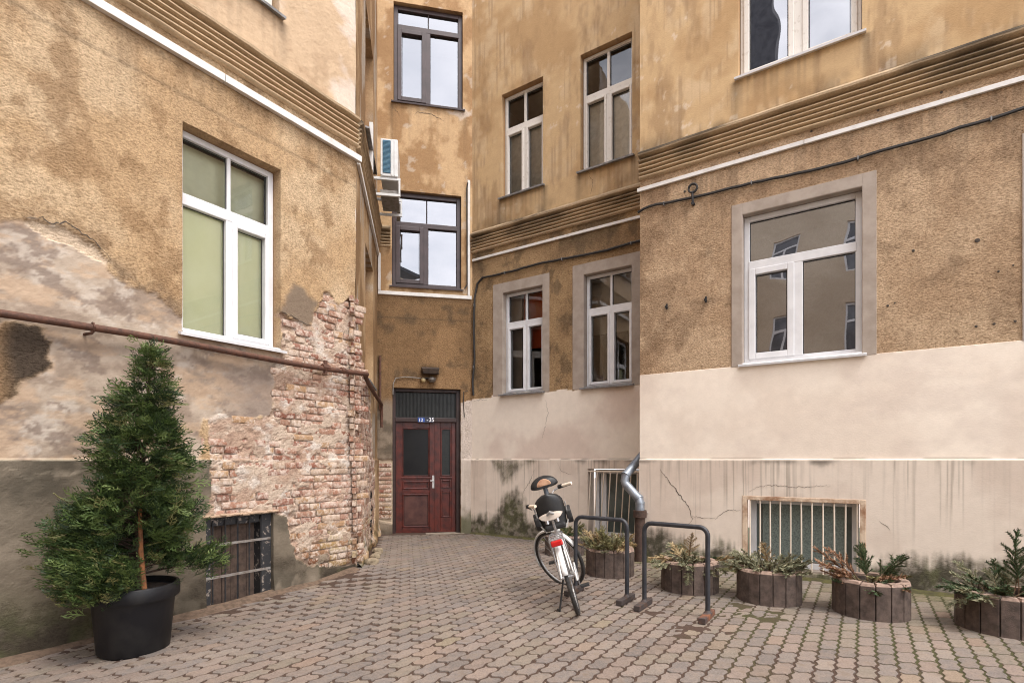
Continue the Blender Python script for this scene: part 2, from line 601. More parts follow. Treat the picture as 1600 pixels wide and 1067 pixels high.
CHIP_L = [(-3.16, 3.21), (-3.05, 3.255), (-2.98, 3.22), (-2.91, 3.265), (-2.82, 3.22), (-2.70, 3.18), (-2.60, 3.05), (-2.70, 3.06), (-2.84, 3.12), (-3.0, 3.12)]
DARK_L = [(-4.6, 2.45), (-3.29, 2.41), (-3.07, 2.45), (-3.0, 2.33), (-3.01, 2.14), (-3.1, 2.05), (-3.18, 1.92), (-3.29, 1.82), (-4.6, 1.6)]
CEM_L = [(-1.03, 3.0), (-.70, 2.9), (-.60, 2.98), (-.56, 3.22), (-.70, 3.34), (-.86, 3.36), (-1.0, 3.16)]


def fL(U, Z):
    e = (fbm(U * 9, Z * 9, 4, 3) - .5) * .10
    br = sst(-.006, .010, polysd(U, Z, BRICK_L) + e)
    ba = sst(-.02, .02, polysd(U, Z, BARE_L) + e * 1.6)
    da = sst(-.01, .02, polysd(U, Z, DARK_L) + e * 1.3)
    ch = sst(-.006, .010, polysd(U, Z, CHIP_L) + e * .4)
    ce = sst(-.03, .05, polysd(U, Z, CEM_L) + e)
    return br, ba * (1 - da), da, ch, ce


def smear(U, Z, seed=5):
    """how far old mortar and lime slop stand over the bricks"""
    n = fbm(U * 5.5, Z * 8, 5, seed)
    k = .07 * sst(-.8, -1.3, U) + .05 * np.exp(-((Z - 1.75) / .25) ** 2) - .03 * sst(-.5, -.1, U)
    return sst(.39, .58, n + k)


def hL(U, Z):
    br, ba, da, ch, ce = fL(U, Z)
    h = (fbm(U * 22, Z * 26, 3, 11) - .5) * .006 + (fbm(U * 2.2, Z * 2.2, 3, 12) - .5) * .02
    sm = smear(U, Z)
    h = h - ba * .010 + ba * (fbm(U * 6, Z * 6, 4, 15) - .5) * .010
    h = h - ch * .016 + ch * (fbm(U * 40, Z * 55, 3, 16) - .5) * .012
    hb = -.040 + sm * .031 + (fbm(U * 26, Z * 30, 3, 19) - .5) * .014
    h = h * (1 - br) + hb * br
    pl = sst(1.401, 1.398, Z)
    h = h + pl * .028 + sst(.16, 0, Z) * .02 * vnoise(U * 8, Z * 8, 4)
    return h


def cL(U, Z):
    br, ba, da, ch, ce = fL(U, Z)
    n1 = fbm(U * 1.3, Z * 1.3, 5, 21); n2 = fbm(U * 4, Z * 4, 5, 22); n3 = fbm(U * 14, Z * 14, 4, 23)
    c = mix(OCHRE, OCHRE_LT, sst(.38, .62, n1)); c = mix(c, OCHRE_DK, .6 * sst(.50, .66, fbm(U * 4.5, Z * 4, 6, 122, .64)))
    c = mix(c, OCHRE_DK, .45 * sst(4.5, 5.15, Z) * sst(.35, .6, n2))
    # faint horizontal scar and soot near it
    c = mix(c, GRIME * 1.6, .35 * np.exp(-((Z - 4.80 - .02 * n2) / .018) ** 2))
    a = np.full(U.shape, .85)
    # smooth render of the storey above
    up = sst(5.64, 5.66, Z)
    cu = mix(sr(214, 180, 138) * K, sr(230, 208, 186) * K, sst(.48, .66, fbm(U * 1.6, Z * 2.2, 5, 31)))
    cu = mix(cu, sr(176, 140, 100) * K, .6 * sst(.5, .7, n2) * sst(6.6, 5.7, Z))
    cu = drips(cu, U, Z, [(-2.07, -1.0, 6.2)], 809, .5)
    c = drips(c, U, Z, [(-20, 2, 5.12)], 811, .4)
    c = mix(c, cu, up); a = a * (1 - up) + .22 * up
    # bare grey-brown under-plaster
    b = mix(sr(194, 170, 144) * K, sr(166, 141, 117) * K, sst(.42, .58, fbm(U * 2.8, Z * 3.6, 7, 41, .66)))
    b = mix(b, sr(214, 196, 176) * K, .65 * sst(.53, .66, fbm(U * 3.6 + 4, Z * 5, 7, 42, .66)))
    b = mix(b, sr(142, 118, 100) * K, .75 * sst(.55, .62, fbm(U * 4, Z * 6 + 3, 7, 43, .68)))
    b = mix(b, sr(206, 168, 128) * K, .65 * sst(.52, .62, fbm(U * 2.6 + 9, Z * 6, 6, 44, .66)))
    b = mix(b, sr(112, 92, 78) * K, .5 * np.exp(-((Z - 2.36 - .03 * np.sin(U * 5)) / .05) ** 2))
    b = mix(b, sr(150, 128, 112) * K, .75 * sst(-1.9, -1.3, U) * sst(2.5, 2.2, Z))
    b = b * np.array([.95, .975, 1.0])
    c = mix(c, b, ba); a = a * (1 - ba) + .10 * ba
    # grey weathered fringe of the roughcast along the loss
    fr = np.exp(-(np.clip(polysd(U, Z, BARE_L), -1, .05) / .11) ** 2) * (1 - ba) * sst(-2.95, -2.5, U) * (Z > 2)
    c = mix(c, sr(128, 106, 84) * K, .75 * fr * sst(.3, .6, n3))
    c = mix(c, mix(sr(96, 80, 64) * K, sr(190, 148, 96) * K, sst(-3.12, -3.32, U + .1 * n2)), da); a = a * (1 - da) + 1.0 * da
    c = mix(c, sr(236, 208, 172) * K, ch); a = a * (1 - ch) + .7 * ch
    c = mix(c, sr(142, 120, 96) * K, ce * (1 - br)); a = a * (1 - ce) + .35 * ce
    # mortar and lime in the brick field
    m = mix(sr(214, 188, 162) * K, sr(198, 162, 134) * K, sst(.4, .62, n2)); m = mix(m, sr(228, 212, 196) * K, sst(.55, .7, fbm(U * 6, Z * 7, 4, 47)))
    m = mix(m, sr(170, 134, 110) * K, .6 * sst(.55, .7, n3))
    c = mix(c, m, br); a = a * (1 - br) + .55 * br
    # plinth render
    pl = sst(1.400, 1.396, Z) * (1 - br)
    g = mix(sr(126, 112, 92) * K, sr(96, 86, 70) * K, sst(.4, .62, fbm(U * 1.8, Z * 2, 5, 51)))
    g = mix(g, sr(150, 134, 112) * K, .6 * sst(.56, .7, fbm(U * 4, Z * 3, 4, 52)))
    c = mix(c, g, pl); a = a * (1 - pl) + .18 * pl
    ms = sst(.62, .0, Z) * sst(.36, .62, fbm(U * 3, Z * 3, 5, 53))
    c = mix(c, mix(MOSS, GRIME, sst(.4, .6, n2)) * .8, .85 * ms * (Z < 1.4)); a = np.where(ms > .4, .5, a)
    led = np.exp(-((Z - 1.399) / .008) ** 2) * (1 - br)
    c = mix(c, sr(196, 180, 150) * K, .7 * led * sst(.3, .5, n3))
    return rgba(c, a)


zl = ins_axis(-.30, 7.35, .0165, [1.396, 1.400] + [z for h in H_L for z in h[2:4]], coarse=np.arange(7.7, TOP + .1, .35))
ul = ins_axis(-3.75, 0, .0165, [0] + [u for h in H_L for u in h[:2]], coarse=np.arange(-16.5, -3.8, .45))
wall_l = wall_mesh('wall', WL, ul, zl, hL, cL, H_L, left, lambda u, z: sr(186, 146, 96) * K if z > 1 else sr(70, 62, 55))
tag(wall_l, 'ochre roughcast wall with bare plaster patches and exposed brick')

BRICK_S = [(-.3, 3.43), (.05, 3.40), (.25, 3.15), (.5, 2.85), (.9, 2.75), (1.5, 2.6), (1.9, 2.3), (2.2, 1.9), (2.4, 1.2), (2.4, .4), (2.0, .1), (-.3, .10)]


def hS(U, Z):
    br = sst(-.01, .015, polysd(U, Z, BRICK_S) + (fbm(U * 9, Z * 9, 4, 63) - .5) * .12)
    h = (fbm(U * 22, Z * 26, 3, 61) - .5) * .005
    h = h * (1 - br) + br * (-.040 + smear(U, Z, 8) * .033 + (fbm(U * 20, Z * 22, 3, 62) - .5) * .012)
    return h + sst(1.401, 1.398, Z) * .028 + sst(.35, 0, Z) * .05 * sst(.4, .6, vnoise(U * 4, Z * 5, 9))


def cS(U, Z):
    br = sst(-.01, .015, polysd(U, Z, BRICK_S) + (fbm(U * 9, Z * 9, 4, 63) - .5) * .12)
    n1 = fbm(U * 2, Z * 1.2, 5, 64); n2 = fbm(U * 6, Z * 6, 4, 65)
    c = mix(OCHRE * .86, OCHRE_DK * .9, sst(.4, .62, n1))
    c = mix(c, sr(196, 186, 172) * K, .7 * sst(.58, .66, fbm(U * 4, Z * 1.0, 4, 66)))
    m = mix(sr(206, 176, 152) * K, sr(176, 136, 112) * K, sst(.4, .6, n2)); m = mix(m, sr(220, 202, 186) * K, sst(.56, .7, fbm(U * 6, Z * 7, 4, 67)))
    c = mix(c, m, br)
    tar = sst(.0, .05, polysd(U, Z, [(1.55, .1), (1.9, .12), (1.95, .7), (1.75, 1.0), (1.6, .6)]) + (n2 - .5) * .3)
    c = mix(c, np.array([.01, .01, .011]), tar)
    c = mix(c, MOSS, .7 * sst(.5, .05, Z) * sst(.4, .6, n2))
    return rgba(c, .5 + 0 * U)


us_ = ins_axis(0, 3.17, .035, [0, 3.1265, 3.17] + [u for h in H_S for u in h[:2]])
zs_ = ins_axis(-.30, 9.6, .025, [1.396, 1.400] + [z for h in H_S for z in h[2:4]], coarse=[10.2, TOP])
wall_s = wall_mesh('wall', WS, us_, zs_, hS, cS, H_S, left, lambda u, z: sr(176, 132, 82) * K)
tag(wall_s, 'short return wall turning in towards the door')

BRICK_D = [(-.05, 1.40), (.30, 1.40), (.30, .22), (-.05, .30)]
CRM_D = [(1.53, 2.48), (1.62, 2.50), (1.80, 2.53), (1.80, -.5), (1.53, -.5)]


def hD(U, Z):
    br = sst(-.01, .015, polysd(U, Z, BRICK_D) + (fbm(U * 9, Z * 9, 3, 73) - .5) * .05)
    cr = sst(-.004, .004, polysd(U, Z, CRM_D) + (fbm(U * 12, Z * 12, 3, 74) - .5) * .02)
    h = (fbm(U * 22, Z * 26, 3, 71) - .5) * .005 + cr * .006
    h = h * (1 - br) - .028 * br
    return h + sst(1.401, 1.398, Z) * .02 * (U > 1.5)


def cD(U, Z):
    br = sst(-.01, .015, polysd(U, Z, BRICK_D) + (fbm(U * 9, Z * 9, 3, 73) - .5) * .05)
    cr = sst(-.004, .004, polysd(U, Z, CRM_D) + (fbm(U * 12, Z * 12, 3, 74) - .5) * .02)
    n1 = fbm(U * 1.6, Z * 1.4, 5, 75); n2 = fbm(U * 5, Z * 5, 5, 76)
    up = sst(4.3, 4.6, Z)
    c = mix(OCHRE_DK * .82, OCHRE_DK * 1.05, sst(.4, .62, n1)); c = mix(c, GRIME * 1.5, .5 * sst(.5, .7, n2))
    cu = mix(OCHRE * 1.0, OCHRE_DK * 1.15, sst(.42, .62, fbm(U * 3, Z * 2, 6, 175, .62))); cu = drips(cu, U, Z, [(.25, 1.61, 7.98)], 807, .45); cu = mix(cu, sr(216, 196, 172) * K, .55 * sst(.69, .74, n2))
    c = mix(c, cu, up)
    a = .85 * (1 - up) + .25 * up
    # soot halo behind the vent hood
    c = mix(c, GRIME * .5, .9 * np.exp(-(((U - .95) / .17) ** 2 + ((Z - 3.06) / .10) ** 2)))
    c = mix(c, GRIME * 1.4, .4 * np.exp(-((Z - 4.02) / .015) ** 2))
    # grey patched jamb left of the door
    gj = sst(2.55, 2.3, Z + .3 * (n2 - .5)) * (U < .3)
    c = mix(c, mix(sr(150, 134, 114) * K, sr(110, 98, 82) * K, sst(.4, .6, n2)), gj * .85); a = a * (1 - gj) + .3 * gj
    c = mix(c, sr(196, 172, 140) * K, br)
    st = sst(.45, .7, vnoise(U * 28, Z * .7, 77)) * sst(1.4, 1.1, Z)
    cc = mix(sr(226, 208, 192) * K, sr(196, 178, 160) * K, sst(1.42, 1.36, Z) * .6 + .4 * st * (Z < 1.4))
    cc = mix(cc, MOSS, .85 * sst(.55, .2, Z + .5 * (n2 - .5)))
    c = mix(c, cc, cr); a = a * (1 - cr) + cr * (.7 * (Z > 1.4) + .15 * (Z <= 1.4))
    c = mix(c, GRIME, .6 * sst(.22, .02, Z) * (U < .3))
    # lime loss right of the lower window, and below the upper sill
    ll = sst(-.01, .03, polysd(U, Z, [(1.62, 6.75), (1.66, 6.78), (1.72, 6.65), (1.70, 6.3), (1.64, 6.3)]) + (n2 - .5) * .12)
    c = mix(c, sr(212, 192, 168) * K, .85 * ll)
    ll = sst(-.01, .02, polysd(U, Z, [(1.2, 7.98), (1.6, 8.05), (1.68, 7.92), (1.5, 7.82), (1.3, 7.86)]) + (n2 - .5) * .2)
    c = mix(c, sr(226, 206, 184) * K, .8 * ll)
    return rgba(c, a)


ud = ins_axis(-.05, 1.80, .022, [-.05, 1.80] + [u for h in H_D for u in h[:2]])
zd = ins_axis(-.30, 10.2, .024, [1.396, 1.400] + [z for h in H_D for z in h[2:4]], coarse=[10.5, TOP])
wall_d = wall_mesh('wall', WD, ud, zd, hD, cD, H_D, bay, lambda u, z: sr(150, 122, 88) * K)


def cream_plinth(U, Z, seed, moss_polys):
    """rain-streaked cream plinth"""
    n2 = fbm(U * 5, Z * 5, 5, seed + 1)
    c = mix(sr(232, 214, 194) * .94, sr(220, 199, 179) * .94, sst(.4, .62, fbm(U * 1.5, Z * 1.5, 4, seed)))
    ln = sst(.0, 1, fbm(U * 1.4, U * 0, 3, seed + 2)) * .75 + .1
    wob = U + .004 * (vnoise(U * 3, Z * 4, seed + 12) - .5)
    Ls = .12 + 1.25 * vnoise(wob * 70 + 9, 0 * Z, seed + 8) ** 2.2
    k1 = sst(.42, .85, vnoise(wob * 70, Z * .25, seed + 3)) * sst(1.40 - Ls - .12, 1.40 - Ls + .30, Z) * (.25 + .75 * sst(.35, .65, fbm(U * 2.6, Z * .8, 4, seed + 9)))
    k2 = .25 * sst(.55, .9, vnoise(U * 9, Z * .5, seed + 4)) * sst(1.40 - .8 * ln, 1.40, Z)
    c = mix(c, sr(122, 106, 86) * K, .50 * np.clip(k1 + .5 * k2, 0, 1))
    c = mix(c, GRIME, .75 * sst(1.30, 1.40, Z + .18 * (n2 - .6)) * sst(.42, .62, fbm(U * 2.3, Z * .5, 3, seed + 5)))
    m = 0
    for poly, f in moss_polys:
        m = np.maximum(m, f * sst(-.07, .13, np.minimum(polysd(U, Z, poly), .20) + (fbm(U * 3.5, Z * 3.2, 6, seed + 6, .62) - .5) * .34 + .10 * (vnoise(U * 40, Z * 2, seed + 7) - .5)))
    c = mix(c, mix(MOSS * 1.1, sr(64, 60, 38) * K, sst(.42, .60, n2)), .95 * np.clip(m, 0, 1) * (.72 + .28 * sst(.3, .6, fbm(U * 14, Z * 14, 4, seed + 10))))
    return c, m


MOSS_R = [([(.42, 1.41), (1.42, 1.41), (1.25, 1.28), (1.05, 1.10), (.95, .98), (.75, 1.0), (.55, 1.2)], .85),
          ([(-.2, .42), (.4, .32), (.62, .50), (.80, .78), (1.05, .92), (1.2, .60), (1.32, .35), (1.9, .22), (3.6, .3), (3.6, -.3), (-.2, -.3)], 1.0)]
CRM_R = [(-.1, 2.53), (.45, 2.55), (.46, 2.60), (.68, 2.60), (1.55, 2.6), (1.70, 2.57), (1.95, 2.60), (2.12, 2.56), (3.7, 2.58), (3.7, -.4), (-.1, -.4)]


def upper_ochre(U, Z, seed, dk):
    n1 = fbm(U * 1.1, Z * 1.3, 5, seed); n2 = fbm(U * 4, Z * 3, 5, seed + 1)
    c = mix(sr(214, 175, 116) * K * dk, sr(196, 154, 94) * K * dk, sst(.40, .62, n1))
    c = mix(c, sr(222, 190, 142) * K * dk, .55 * sst(.46, .70, fbm(U * 4, Z * 3, 6, seed + 1, .6)))
    c = mix(c, sr(160, 122, 76) * K * dk, .50 * sst(.50, .70, fbm(U * 4, Z * 1.3, 6, seed + 2, .6)))
    c = mix(c, sr(236, 216, 188) * K * dk, .5 * sst(.66, .72, fbm(U * 8, Z * 8, 5, seed + 7, .6)) * sst(.56, .66, fbm(U * .9, Z * .9, 3, seed + 9)))
    c = mix(c, sr(142, 106, 66) * K * dk, .35 * sst(.55, .8, vnoise(U * 38, Z * .9, seed + 8)) * sst(.4, .6, n2))
    c = mix(c, GRIME * 1.2, .55 * sst(6.0, 5.64, Z) * sst(.42, .66, fbm(U * 3, Z * 2, 4, seed + 3)))
    return c


def hR(U, Z):
    cr = sst(-.004, .004, polysd(U, Z, CRM_R) + (fbm(U * 8, Z * 8, 3, 84) - .5) * .03)
    lo = sst(5.66, 5.64, Z)
    return (fbm(U * 22, Z * 26, 3, 81) - .5) * .005 * lo * (1 - cr) + cr * .007 + sst(1.401, 1.398, Z) * .03


def cR(U, Z):
    cr = sst(-.004, .004, polysd(U, Z, CRM_R) + (fbm(U * 8, Z * 8, 3, 84) - .5) * .03)
    n1 = fbm(U * 1.3, Z * 1.3, 5, 85); n2 = fbm(U * 4, Z * 4, 5, 86)
    c = mix(sr(194, 154, 98) * K, sr(172, 134, 84) * K, sst(.4, .62, n1)); c = mix(c, GRIME * 1.6, .5 * sst(.52, .68, fbm(U * 5, Z * 3, 6, 186, .64)))
    c = mix(c, GRIME * 1.3, .6 * sst(4.6, 5.2, Z) * sst(.45, .65, fbm(U * 2.5, Z * 1.2, 4, 87)))
    a = .9 + 0 * U
    up = sst(5.64, 5.66, Z)
    c = mix(c, drips(upper_ochre(U, Z, 88, 1.0), U, Z, [(.64, 1.59, 6.15), (2.23, 3.21, 6.15)], 801), up); a = a * (1 - up) + .15 * up
    cc = mix(CREAM * .95, sr(228, 205, 186) * .93, sst(.4, .65, n1))
    p, m = cream_plinth(U, Z, 90, MOSS_R)
    pl = sst(1.401, 1.397, Z)
    cc = mix(cc, p, pl)
    c = mix(c, cc, cr); a = a * (1 - cr) + cr * (.06 + .5 * np.clip(m, 0, 1) * pl)
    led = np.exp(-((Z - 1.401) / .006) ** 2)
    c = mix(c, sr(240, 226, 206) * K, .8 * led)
    c = mix(c, GRIME, .8 * np.exp(-((Z - 1.415) / .008) ** 2) * sst(.45, .6, fbm(U * 5, Z * 0, 3, 92)))
    return rgba(c, a)


ur = ins_axis(-.05, 3.63, .015, [-.05, 3.63] + [u for h in H_R for u in h[:2]])
zr = ins_axis(-.30, 10.2, .024, [1.396, 1.400, 1.41] + [z for h in H_R for z in h[2:4]], coarse=[10.5, TOP])
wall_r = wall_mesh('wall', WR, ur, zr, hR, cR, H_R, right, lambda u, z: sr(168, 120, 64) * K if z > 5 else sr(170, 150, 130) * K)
tag(wall_r, 'set-back ochre wall with mossy cream plinth behind the bicycle')

MOSS_B = [([(-.1, .30), (.1, .40), (.35, .42), (.5, .30), (.9, .36), (1.05, .42), (1.2, .34), (1.4, .22), (2.7, .22), (2.85, .36), (3.1, .33), (3.5, .36), (3.9, .34), (9.3, .34), (9.3, -.4), (-.1, -.4)], 1.0)]


def hB(U, Z):
    lo = sst(5.66, 5.64, Z) * sst(2.57, 2.58, Z)
    return (fbm(U * 22, Z * 26, 3, 101) - .5) * .006 * lo + sst(2.585, 2.578, Z) * .008 + sst(1.401, 1.398, Z) * .03 + sst(.32, .2, Z) * .012


def cB(U, Z):
    n1 = fbm(U * 1.2, Z * 1.2, 5, 105); n2 = fbm(U * 4, Z * 4, 5, 106)
    c = mix(sr(224, 186, 140) * K, sr(208, 168, 122) * K, sst(.4, .62, n1)); c = mix(c, sr(168, 134, 96) * K, .55 * sst(.50, .66, fbm(U * 5, Z * 4, 6, 126, .64)))
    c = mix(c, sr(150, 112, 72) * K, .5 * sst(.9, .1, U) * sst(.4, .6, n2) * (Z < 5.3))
    a = .9 + 0 * U
    # grey halos of two old anchors
    for (bu, bz) in ((.388, 3.46), (.901, 3.47), (.95, 4.1)):
        c = mix(c, GRIME * 2, .35 * np.exp(-(((U - bu + .02) / .05) ** 2 + ((Z - bz) / .07) ** 2)))
    up = sst(5.64, 5.66, Z)
    c = mix(c, drips(upper_ochre(U, Z, 108, 1.04), U, Z, [(1.25, 2.64, 6.2)], 803), up); a = a * (1 - up) + .13 * up
    cr = sst(2.584, 2.579, Z)
    c = drips(c, U, Z, [(-9, 12, 5.13)], 805, .5)
    cc = mix(CREAM, sr(236, 217, 196) * .96, sst(.42, .65, n1) * .8)
    cc = mix(cc, sr(214, 192, 176) * .93, .3 * sst(.5, .75, fbm(U * 2, Z * 4, 5, 109)))
    p, m = cream_plinth(U, Z, 110, MOSS_B)
    pl = sst(1.401, 1.397, Z)
    cc = mix(cc, p, pl)
    c = mix(c, cc, cr); a = a * (1 - cr) + cr * (.05 + .5 * np.clip(m, 0, 1) * pl)
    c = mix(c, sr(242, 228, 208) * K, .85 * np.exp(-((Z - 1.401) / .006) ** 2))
    c = mix(c, GRIME, .8 * np.exp(-((Z - 1.417) / .009) ** 2) * sst(.42, .6, fbm(U * 4, Z * 0, 3, 112)))
    return rgba(c, a)


ub = ins_axis(0, 4.25, .0115, [0] + [u for h in H_B for u in h[:2]], coarse=list(np.arange(4.35, 5.4, .1)) + list(np.arange(5.8, 9.1, .4)))
zb = ins_axis(-.30, 8.2, .022, [1.396, 1.400, 1.41, 2.578, 2.585] + [z for h in H_B for z in h[2:4]], coarse=np.arange(8.6, TOP + .1, .4))
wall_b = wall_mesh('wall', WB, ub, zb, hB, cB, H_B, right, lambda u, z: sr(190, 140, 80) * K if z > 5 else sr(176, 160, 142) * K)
tag(wall_b, 'projecting wall, ochre above and smooth cream below')

ut = ins_axis(-.05, .80, .06, [-.05, .788]); zt_ = ins_axis(-.3, TOP, .08, [1.396, 1.4])
wall_t = wall_mesh('wall', WT, ut, zt_, lambda U, Z: 0 * U, lambda U, Z: rgba(np.where((Z > 2.58)[..., None], sr(184, 140, 88) * K, CREAM * .9), .6), [], right)

# filler sheets added behind the two outer corners to block leaking light
m = MB(); m.add([WL.p(-.30, z, -.05) for z in (-.3, TOP)] + [WL.p(.0, z, -.05) for z in (-.3, TOP)] + [WS.p(.05, z, -.05) for z in (-.3, TOP)] + [WS.p(.30, z, -.05) for z in (-.3, TOP)], [(0, 2, 3, 1), (2, 4, 5, 3), (4, 6, 7, 5)])
m.c = [(*(sr(200, 170, 140) * K), .5)] * 8
m.build('corner_leak_filler', STUCCO, left)
m = MB(); m.add([WT.p(.5, z, -.012) for z in (-.3, TOP)] + [WT.p(.780, z, -.012) for z in (-.3, TOP)] + [WB.p(.3, z, -.012) for z in (-.3, TOP)], [(0, 2, 3, 1), (2, 4, 5, 3)])
m.c = [(*(sr(200, 160, 120) * K), .5)] * 6
m.build('corner_leak_filler', STUCCO, right)

# ------------------------------------------------------------------ cornice: five half-round ribs and a weathered top
def cornice(W, parent, u0, u1, seed, lab=None):
    step = .12 if u1 - u0 < 6 else .2
    us = np.linspace(u0, u1, max(3, int((u1 - u0) / step)))

    def strip(prof, z0, dark, amp):
        m = MB()
        n = len(prof)
        vs = []; fs = []; cs = []
        for i, u in enumerate(us):
            wob = (vnoise(np.array(u * 5.), np.array(z0 * 31), seed) - .5) * amp
            for (hh, zz) in prof:
                vs.append(W.p(u, z0 + zz + wob * .5, hh + (wob if hh > .005 else 0)))
                k = float(sst(.42, .66, fbm(np.array(u * 1.7), np.array((z0 + zz) * 4), 4, seed + 3)))
                kk = min(1, dark * (.30 + .80 * k)) * (1 if zz > .0 else .55)
                c = OCHRE_LT * .9 * (1 - kk) + GRIME * kk
                lm_ = c @ np.array([.3, .6, .1]); c = lm_ + (c - lm_) * DESAT
                cs.append((*c, .35))
        for i in range(len(us) - 1):
            for k in range(n - 1):
                fs.append((i * n + k, (i + 1) * n + k, (i + 1) * n + k + 1, i * n + k + 1))
        fs += [tuple(range(n)), tuple((len(us) - 1) * n + k for k in range(n))[::-1]]
        m.v = vs; m.f = fs; m.c = cs
        return m
    top = strip([(0, -.030), (.070, -.026), (.092, -.010), (.095, .014), (.060, .045), (0.004, .085)], 5.625, 1.0, .016)
    co = top.build('cornice', STUCCO, parent, smooth=True)
    prof = [(0, -.022)] + [(.010 + .048 * math.cos(a), .0215 * math.sin(a)) for a in np.linspace(-math.pi / 2, math.pi / 2, 6)] + [(0, .022)]
    for k in range(5):
        strip([(h * (1 + .10 * k), z) for h, z in prof], 5.325 + .055 * k, .32 + .16 * k, .008).build('rib', STUCCO, co, smooth=True, sharp=60)
    return co


cornice(WL, left, -16, 0, 201)
cornice(WS, left, 0, 3.12, 205)
cornice(WD, bay, .0, .235, 202)
cornice(WR, right, .02, 3.58, 203)
cornice(WB, right, 0, 9, 204)

# ------------------------------------------------------------------ bricks
BRK_O = piece_mat('worn_brick', 'object', tuple(sr(222, 204, 188) * K), .85)
BRK_A = piece_mat('worn_brick_mass', 'attribute', tuple(sr(222, 204, 188) * K), .85)
BR_COLS = [sr(172, 128, 108), sr(186, 146, 126), sr(152, 92, 76), sr(194, 156, 118), sr(200, 174, 152), sr(164, 114, 100), sr(182, 130, 108), sr(132, 72, 58), sr(194, 150, 132)]
BR_P = np.array([.17, .17, .10, .12, .14, .12, .10, .03, .05]); BR_P /= BR_P.sum()


def brick_template(seed):
    r = np.random.default_rng(seed)
    nx, nz = 5, 3
    vs = []
    for j in range(nz):
        for i in range(nx):
            x = -.5 + i / (nx - 1); z = -.5 + j / (nz - 1)
            e = (i in (0, nx - 1)) or (j in (0, nz - 1))
            vs.append((x + (r.uniform(-.012, .012) if not (i in (0, nx - 1)) else r.uniform(-.025, .012) * (1 if x > 0 else -1)), (r.uniform(-.1, .1) - (.32 if e else 0)), z + r.uniform(-.05, .05)))
    n = len(vs)
    fs = []
    for j in range(nz - 1):
        for i in range(nx - 1):
            a = j * nx + i
            fs.append((a, a + 1, a + nx + 1, a + nx))
    rim = list(range(nx)) + [j * nx + nx - 1 for j in range(1, nz)] + [(nz - 1) * nx + i for i in range(nx - 2, -1, -1)] + [j * nx for j in range(nz - 2, 0, -1)]
    for i in rim: vs.append((vs[i][0], -4.0, vs[i][2]))
    m = len(rim)
    for k in range(m): fs.append((rim[k], n + k, n + (k + 1) % m, rim[(k + 1) % m]))
    return vs, fs


BT = [brick_template(900 + i) for i in range(10)]
BT_ME = []
for i, (vs, fs) in enumerate(BT):
    me = bpy.data.meshes.new('brick'); me.from_pydata(vs, [], fs); me.materials.append(BRK_O)
    bm = bmesh.new(); bm.from_mesh(me); bmesh.ops.recalc_face_normals(bm, faces=bm.faces); bm.to_mesh(me); bm.free()
    me.polygons.foreach_set('use_smooth', [True] * len(me.polygons))
    BT_ME.append(me)
PITCH = .079


def lay(poly, seed, u_lo, u_hi, z_lo, z_hi, holes=()):
    r = np.random.default_rng(seed)
    out = []
    z = z_lo; row = 0
    while z < z_hi:
        u = u_lo - r.uniform(0, .13) - (.07 if row % 2 else 0)
        while u < u_hi:
            ln = .255 if (row % 2 == 0) != (r.random() < .22) else .125
            c = (u + ln / 2, z + .033)
            if not any(h[0] - .02 < c[0] + ln / 2 and c[0] - ln / 2 < h[1] + .02 and h[2] - .03 < c[1] < h[3] + .03 for h in holes):
                sd = polysd(np.array([c[0]]), np.array([c[1]]), poly)[0]
                if sd > .0:
                    out.append((c[0], c[1] + r.uniform(-.004, .004), ln - .004, .064 + r.uniform(-.004, .005), r))
            u += ln + .012
        z += PITCH; row += 1
    return out


def brick_colour(r, u, z, warm=1.0):
    c = BR_COLS[r.choice(len(BR_COLS), p=BR_P)] * K
    c = c * r.uniform(.84, 1.10)
    c = (c * .80 + sr(190, 158, 130) * K * .20) * .90
    if z < .55: c = c * (1 - .35 * (1 - z / .55)) * np.array([.95, 1.0, .82])
    return c


def place_bricks(W, parent, lst, singles, proud=.0):
    off = np.array(rootloc(parent))
    ang = math.atan2(W.d[1], W.d[0])
    mass = MB()
    for k, (u, z, ln, ht, r) in enumerate(lst):
        h = -.010 + r.uniform(-.009, .007) + proud + (.028 if z < 1.39 and W is not WD else 0)
        c = brick_colour(r, u, z)
        ti = int(r.integers(len(BT)))
        if k in singles:
            o = link('brick', BT_ME[ti], parent, np.array(W.p(u, z, h)) - off)
            o.rotation_euler = (0, r.uniform(-.015, .015), ang + math.pi + r.uniform(-.02, .02))
            o.scale = (ln, .012, ht)
            o.color = (*c, 1)
        else:
            vs, fs = BT[ti]
            mass.setc(c)
            mass.add([W.p(u + x * ln, z + zz * ht, h + y * .012) for x, y, zz in vs], fs)
    if mass.v:
        o = mass.build('brickwork', BRK_A, parent, smooth=True, sharp=80)
        o['kind'] = 'stuff'


lb = lay(BRICK_L, 301, -1.84, .0, .12, 3.42, holes=H_L)
vis = sorted(range(len(lb)), key=lambda k: (float(smear(np.array(lb[k][0]), np.array(lb[k][1]))) * .6 - lb[k][2] * 2))
place_bricks(WL, wall_l, lb, set(vis[:300]))
sb = [b for b in lay(BRICK_S, 302, 0, 2.4, .12, 3.4, holes=H_S)]
place_bricks(WS, wall_s, sb, set())
db = []
r3 = np.random.default_rng(303)
for k in range(13):
    z = .35 + k * PITCH
    if k % 2: db.append((.135, z, .235, .062, r3))
    else: db += [(.075, z, .112, .062, r3), (.197, z, .112, .062, r3)]
place_bricks(WD, wall_d, db, set(range(len(db))), .012)

# cracks: thin dark ribbons laid on the render, fissure shade put into their colour
CRK = pm('crack_shadow', (.085, .066, .052), (.05, .04, .032), 30, 1.0)


